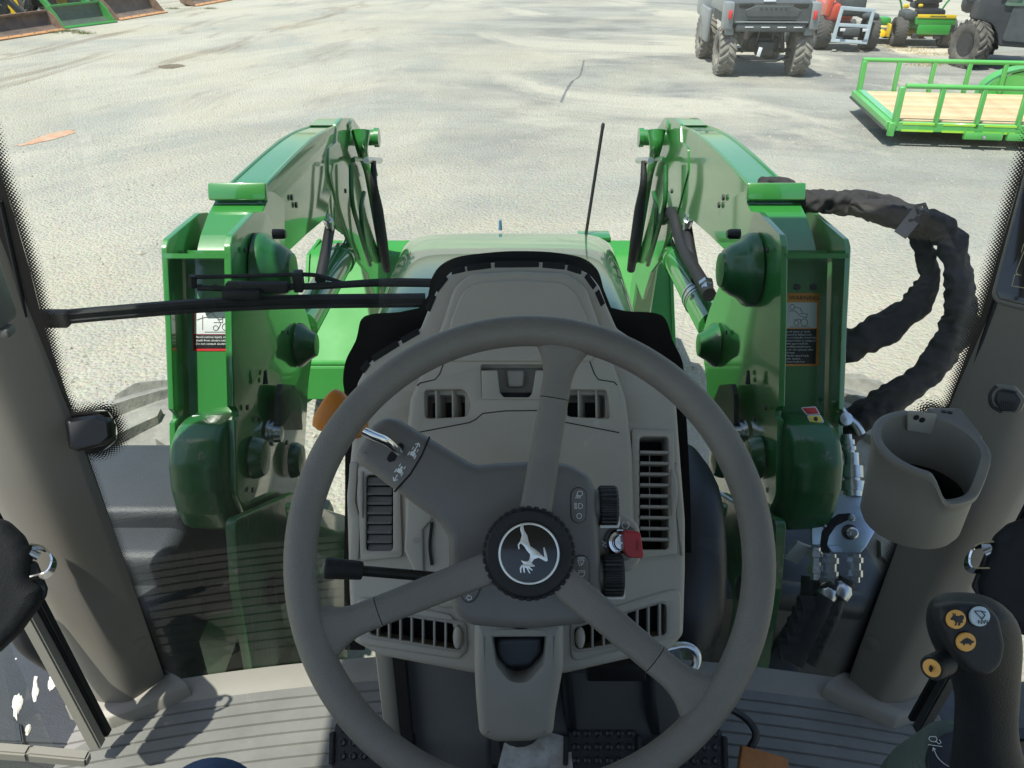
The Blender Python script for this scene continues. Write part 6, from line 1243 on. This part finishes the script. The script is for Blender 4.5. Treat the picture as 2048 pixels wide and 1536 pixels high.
plate('side_lettering', PL((0, .05, 0), (0, -1, 0)), [(1.5, 1.22), (1.75, 1.22), (1.75, 1.27), (1.5, 1.27)], WHITED, dk, thick=.002, bev=.0003, r=0, px=False, holes=[[(1.51 + k * .05, 1.235), (1.53 + k * .05, 1.235), (1.53 + k * .05, 1.26), (1.51 + k * .05, 1.26)] for k in range(5)], hr=0)
c = onZ(1925, 138, 0); place(dk, (c.x, c.y, 0), R(-34))

# green utility trailer
tr = empty('utility_trailer', (0, 0, 0), 'green open utility trailer with pine deck boards and pipe side rails', 'trailer')
LEN, WID, ZD, ZT = 4.0, 1.82, .27, .655
def tube_(par, nm, a, b_, w_=.05, m=GREENT, bev=.006, th=None): g = MB(); g.bar(a, b_, w_, th, bev=bev); return g.build(nm, m, par)
g = MB(); g.tube([(.06, 0, ZT), (LEN, 0, ZT)], .028, 12); g.build('top_rail', GREENT, tr); g = MB(); g.tube([(.0, WID, ZT), (LEN, WID, ZT)], .028, 12); g.build('top_rail', GREENT, tr)
for k in range(9):
    for y in (0, WID):
        tube_(tr, 'rail_post', (.03 + .43 * k, y, ZD - .05), (.03 + .43 * k, y, ZT - .01), .05 if k else .065)
for y in (0, WID):
    tube_(tr, 'side_beam', (0, y, ZD - .045), (LEN, y, ZD - .045), .05, th=.10)
    if y == 0:
        for z in (ZD - .01, ZD - .085):
            for k in range(8): g = MB(); g.box((.28 + .43 * k, -.027, z), (.34, .004, .022)); g.build('reflective_strip', mat('lime_reflector', (.35, .62, .05), .4), tr)
tube_(tr, 'end_beam', (-.02, 0, ZD - .045), (-.02, WID, ZD - .045), .08, th=.10); tube_(tr, 'end_sill', (.05, .03, ZD + .012), (.05, WID - .03, ZD + .012), .09, mat('green_trailer_light', (.13, .42, .2), .35, coat=.5), th=.02)
tube_(tr, 'end_channel', (-.06, 0, ZD - .08), (-.06, WID, ZD - .08), .03, DSTEEL, th=.03)
tube_(tr, 'end_beam', (LEN, 0, ZD - .045), (LEN, WID, ZD - .045), .08, th=.10)
for k in range(5): tube_(tr, 'cross_member', (.5 + .8 * k, .03, ZD - .07), (.5 + .8 * k, WID - .03, ZD - .07), .05)
tube_(tr, 'gate_hinge', (.0, -.03, .12), (.0, -.03, ZD), .07, th=.05)
nb = 12; bw_ = (WID - .10) / nb; bmsh = None
for k in range(nb):
    y = .05 + bw_ * (k + .5); g = MB(); g.box((LEN / 2 + .05, y, ZD - .005 + random.uniform(-.002, .002)), (LEN - .1, bw_ - .008, .036), None, .003, 1)
    mm = mat('pine_board_%d' % (k % 4), [(.56, .44, .26), (.52, .39, .22), (.60, .48, .30), (.54, .42, .26)][k % 4], .75, col2=[(.44, .32, .18), (.40, .28, .16), (.48, .35, .21), (.42, .30, .18)][k % 4], vscale=4, bump=.3, bscale=30); g.build('deck_board', mm, tr)
for k in (0, 1):
    x = .98 + .45 * k; g = MB(); g.box((x, -.06, .155), (.40, .012, .075), bev=.004); g.box((x - .195, -.03, .165), (.012, .06, .08)); g.box((x + .195, -.03, .165), (.012, .06, .08)); g.box((x, -.03, .12), (.40, .06, .012)); rp_ = g.build('ramp_pocket', GREENT, tr)
    g = MB(); g.lathe([(.02, 0), (.02, .02), (.010, .022), (.010, .05), (0, .05)], (x, -.066, .145), (0, -1, 0), 10); g.build('wing_bolt', STEEL, rp_)
tube_(tr, 'fender_bracket', (1.66, -.10, .19), (1.86, -.10, .17), .14, th=.05)
def fender(y0, y1, cx):
    g = MB(); rg = []; 
    for k in range(17):
        a = R(180 - 180 * k / 16); px_, pz_ = cx + .62 * math.cos(a), .18 + .42 * math.sin(a) ** .8
        rg.append([Vector((px_, y0, pz_)), Vector((px_, y1, pz_)), Vector((cx + .595 * math.cos(a), y1, .18 + .395 * math.sin(a) ** .8)), Vector((cx + .595 * math.cos(a), y0, .18 + .395 * math.sin(a) ** .8))])
    g.loft(rg); return g.build('fender', GREENT, tr)
fender(-.30, -.03, 2.42); fender(WID + .03, WID + .30, 2.18)
g = MB(); rp = [(2.18 + .60 * math.cos(R(180 - 10 * k)), .16 + .40 * max(0, math.sin(R(10 * k))) ** .8) for k in range(19)]; g.add([(x, WID + .02, z) for x, z in rp] + [(x, WID + .045, z) for x, z in rp], [tuple(range(19)), tuple(range(19, 38))[::-1]] + [(i, i + 1, 20 + i, 19 + i) for i in range(18)]); g.build('fender_skirt', GREENT, tr)
for y, cx in ((-.16, 2.42), (WID + .16, 2.18)):
    o = tyre(0, 0, 0, .31, .2, 24, 0, TYRED, tr, 'wheel', .004, .02, WHITED, 40)
    for o in [c for c in tr.children if c.name.startswith(('wheel', 'rim')) and 'dn' not in c]: o['dn'] = 1; o.rotation_euler = (0, 0, R(90)); o.location = Vector((cx, y, .31)) + Vector((-o.location.y, o.location.x, 0))
for o in tr.children:
    if 'dn' in o: del o['dn']
c = onZ(1781, 258, .19); place(tr, (c.x, c.y, 0), R(-8))

# loader buckets and the tractors carrying them, upper left
def bucket(name, px_, w_, m, me_, lbl, rz, sc_=1, mi=None):
    t = empty(name, (0, 0, 0), lbl, 'bucket', 'loader buckets parked along the left edge of the lot'); h = .62 * sc_; dpt = .62 * sc_
    pf = [(0, .0), (-.06, .02), (dpt * .5, .05), (dpt * .85, .14), (dpt, .34), (dpt * .92, h), (dpt * .95, h + .01), (dpt * 1.05, .34), (dpt * .9, .08), (dpt * .5, .0)]
    # back and floor as one curved shell, opening towards -y
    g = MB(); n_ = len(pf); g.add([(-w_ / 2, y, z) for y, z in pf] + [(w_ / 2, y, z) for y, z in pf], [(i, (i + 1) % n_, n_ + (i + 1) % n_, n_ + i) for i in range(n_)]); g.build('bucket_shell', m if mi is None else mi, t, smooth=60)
    for s in (-1, 1):
        g = MB(); c = [(-.04, .01), (.10, .02), (dpt * .9, .08), (dpt * 1.03, .34), (dpt * .95, h), (dpt * .75, h), (dpt * .42, .30)]; k = len(c); X = s * w_ / 2
        g.add([(X - .012, y, z) for y, z in c] + [(X + .012, y, z) for y, z in c], [tuple(range(k)), tuple(range(k, 2 * k))[::-1]] + [(i, (i + 1) % k, k + (i + 1) % k, k + i) for i in range(k)]); g.build('bucket_side', m, t)
    g = MB(); g.box((0, -.03, .025), (w_ + .02, .16, .022), Matrix.Rotation(R(6), 3, 'X'), .003); e = g.build('cutting_edge', me_, t)
    if me_ is RUSTE:
        for k in range(6): g = MB(); g.lathe([(.014, 0), (.012, .012), (0, .014)], (-w_ / 2 + .15 + k * (w_ - .3) / 5, -.03, .036), (0, -.1, 1), 10); g.build('edge_bolt', RUST, e)
    g = MB(); g.box((0, dpt * .95, h), (w_, .07, .05), bev=.01); g.build('top_bar', m, t)
    place(t, (px_[0], px_[1], 0), rz); return t
RUST2 = mat('rusty_brown_steel', (.23, .14, .09), .7, col2=(.12, .08, .06), vscale=5, bump=.4, bscale=30)
bucket('loader_bucket', (-10.25, 18.8), 1.95, RUST2, RUSTE, 'rusty brown loader bucket with a worn orange cutting edge at the far left', R(70), .62, RUST)
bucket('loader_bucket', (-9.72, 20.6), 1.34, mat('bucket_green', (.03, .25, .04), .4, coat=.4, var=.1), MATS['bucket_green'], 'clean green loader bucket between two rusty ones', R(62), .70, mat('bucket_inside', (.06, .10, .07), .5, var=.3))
bucket('loader_bucket', (-9.22, 22.4), 1.75, RUST2, RUSTE, 'rusty brown loader bucket right of the green bucket', R(74), .72, RUST)
bucket('loader_bucket', (-8.5, 25.7), 1.8, RUST2, RUSTE, 'rusty loader bucket farthest back at the upper edge', R(76), .75, RUST)
def small_tractor(px_, rz, m, lbl, far=0):
    t = empty('compact_tractor', (0, 0, 0), lbl, 'tractor', 'compact tractors behind the parked buckets')
    for s in (-1, 1):
        tyre(s * .62, 1.1, .42, .42, .24, 16, 0, TYRED, t, 'wheel', .03, .04, YELLOW, 36); tyre(s * .72, 2.9, .68, .68, .34, 18, 0, TYRED, t, 'wheel', .04, .05, YELLOW, 36)
        g = MB(); g.bar((s * .5, .1, .35), (s * .5, .55, .78), .08, .14, bev=.01); g.bar((s * .5, .55, .78), (s * .5, 2.0, 1.25), .08, .16, bev=.01); g.bar((s * .5, 2.0, 1.3), (s * .5, 2.0, .5), .12, .2, bev=.01); g.build('loader_arm', m, t)
        g = MB(); g.tube([(s * .5, .25, .72), (s * .5, 1.0, .75)], .03, 10); g.build('cylinder', DSTEEL, t)
    B(t, 'hood', (0, 1.5, .95), (.6, 1.5, .55), m, .08); B(t, 'chassis', (0, 1.9, .5), (.4, 2.2, .3), BLACK, .04); B(t, 'grille', (0, .74, .9), (.5, .03, .4), BLACK, .01)
    B(t, 'seat', (0, 2.9, 1.1), (.45, .4, .5), SEATM, .05); B(t, 'floor_plate', (0, 2.5, .7), (1.2, .8, .06), BLACK, .01); g = MB(); g.tube([(-.4, 3.3, .9), (-.4, 3.3, 2.2), (.4, 3.3, 2.2), (.4, 3.3, .9)], .035, 8); g.build('roll_bar', BLACK, t)
    place(t, (px_[0] - .45 * math.sin(rz), px_[1] + .45 * math.cos(rz), 0), rz)
small_tractor((-10.25, 18.8), R(70), mat('dark_tractor', (.03, .035, .04), .5), 'dark compact tractor behind the leftmost rusty bucket')
small_tractor((-9.72, 20.6), R(62), MATS['bucket_green'], 'green compact tractor behind the green bucket')
small_tractor((-9.22, 22.4), R(74), MATS['dark_tractor'], 'dark compact tractor behind the rusty bucket right of the green one')
# mud puddle rim, grass tufts in the gravel, grass clippings by the mower
def tufts(pxs, n, spread, m, nm, lbl, hh=.05, seed=1):
    g = MB(); rr = random.Random(seed)
    for px_, py_ in pxs:
        c = onZ(px_, py_, 0)
        for i in range(n):
            p = c + Vector((rr.gauss(0, spread), rr.gauss(0, spread * .5), 0)); a = rr.random() * 6.28; d = Vector((math.cos(a), math.sin(a), 0)); h = hh * (.5 + rr.random()); tip = p + Vector((rr.gauss(0, h * .6), rr.gauss(0, h * .6), h))
            g.add([p - d * .006, p + d * .006, tip], [(0, 1, 2)])
    tag(g.build(nm, m, smooth=0), lbl, 'grass', kind='stuff')
tufts([(148, 63), (135, 63), (110, 66), (345, 18), (160, 66), (420, 18), (172, 68)], 90, .10, mat('dry_weed', (.16, .19, .06), .8, var=.3), 'grass', 'sparse weeds growing in the gravel near the parked buckets')
tufts([(1785, 92), (1800, 97), (1815, 102), (1850, 108), (1890, 108), (1835, 98), (1880, 128), (1850, 130)], 260, .17, mat('grass_clippings', (.50, .42, .24), .9, var=.3), 'grass_clippings', 'tan grass clippings on the asphalt under and around the mower', .02, 3)
g = MB(); P = blob([(1775, 96), (1850, 96), (1915, 98), (1905, 108), (1850, 110), (1800, 106)], .003, 8, .3); g.add(P, [tuple(range(len(P)))]); g.build('clippings_bed', mat('clipping_dust', (.50, .44, .32), .95, col2=(.4, .38, .33), vscale=3), GND)
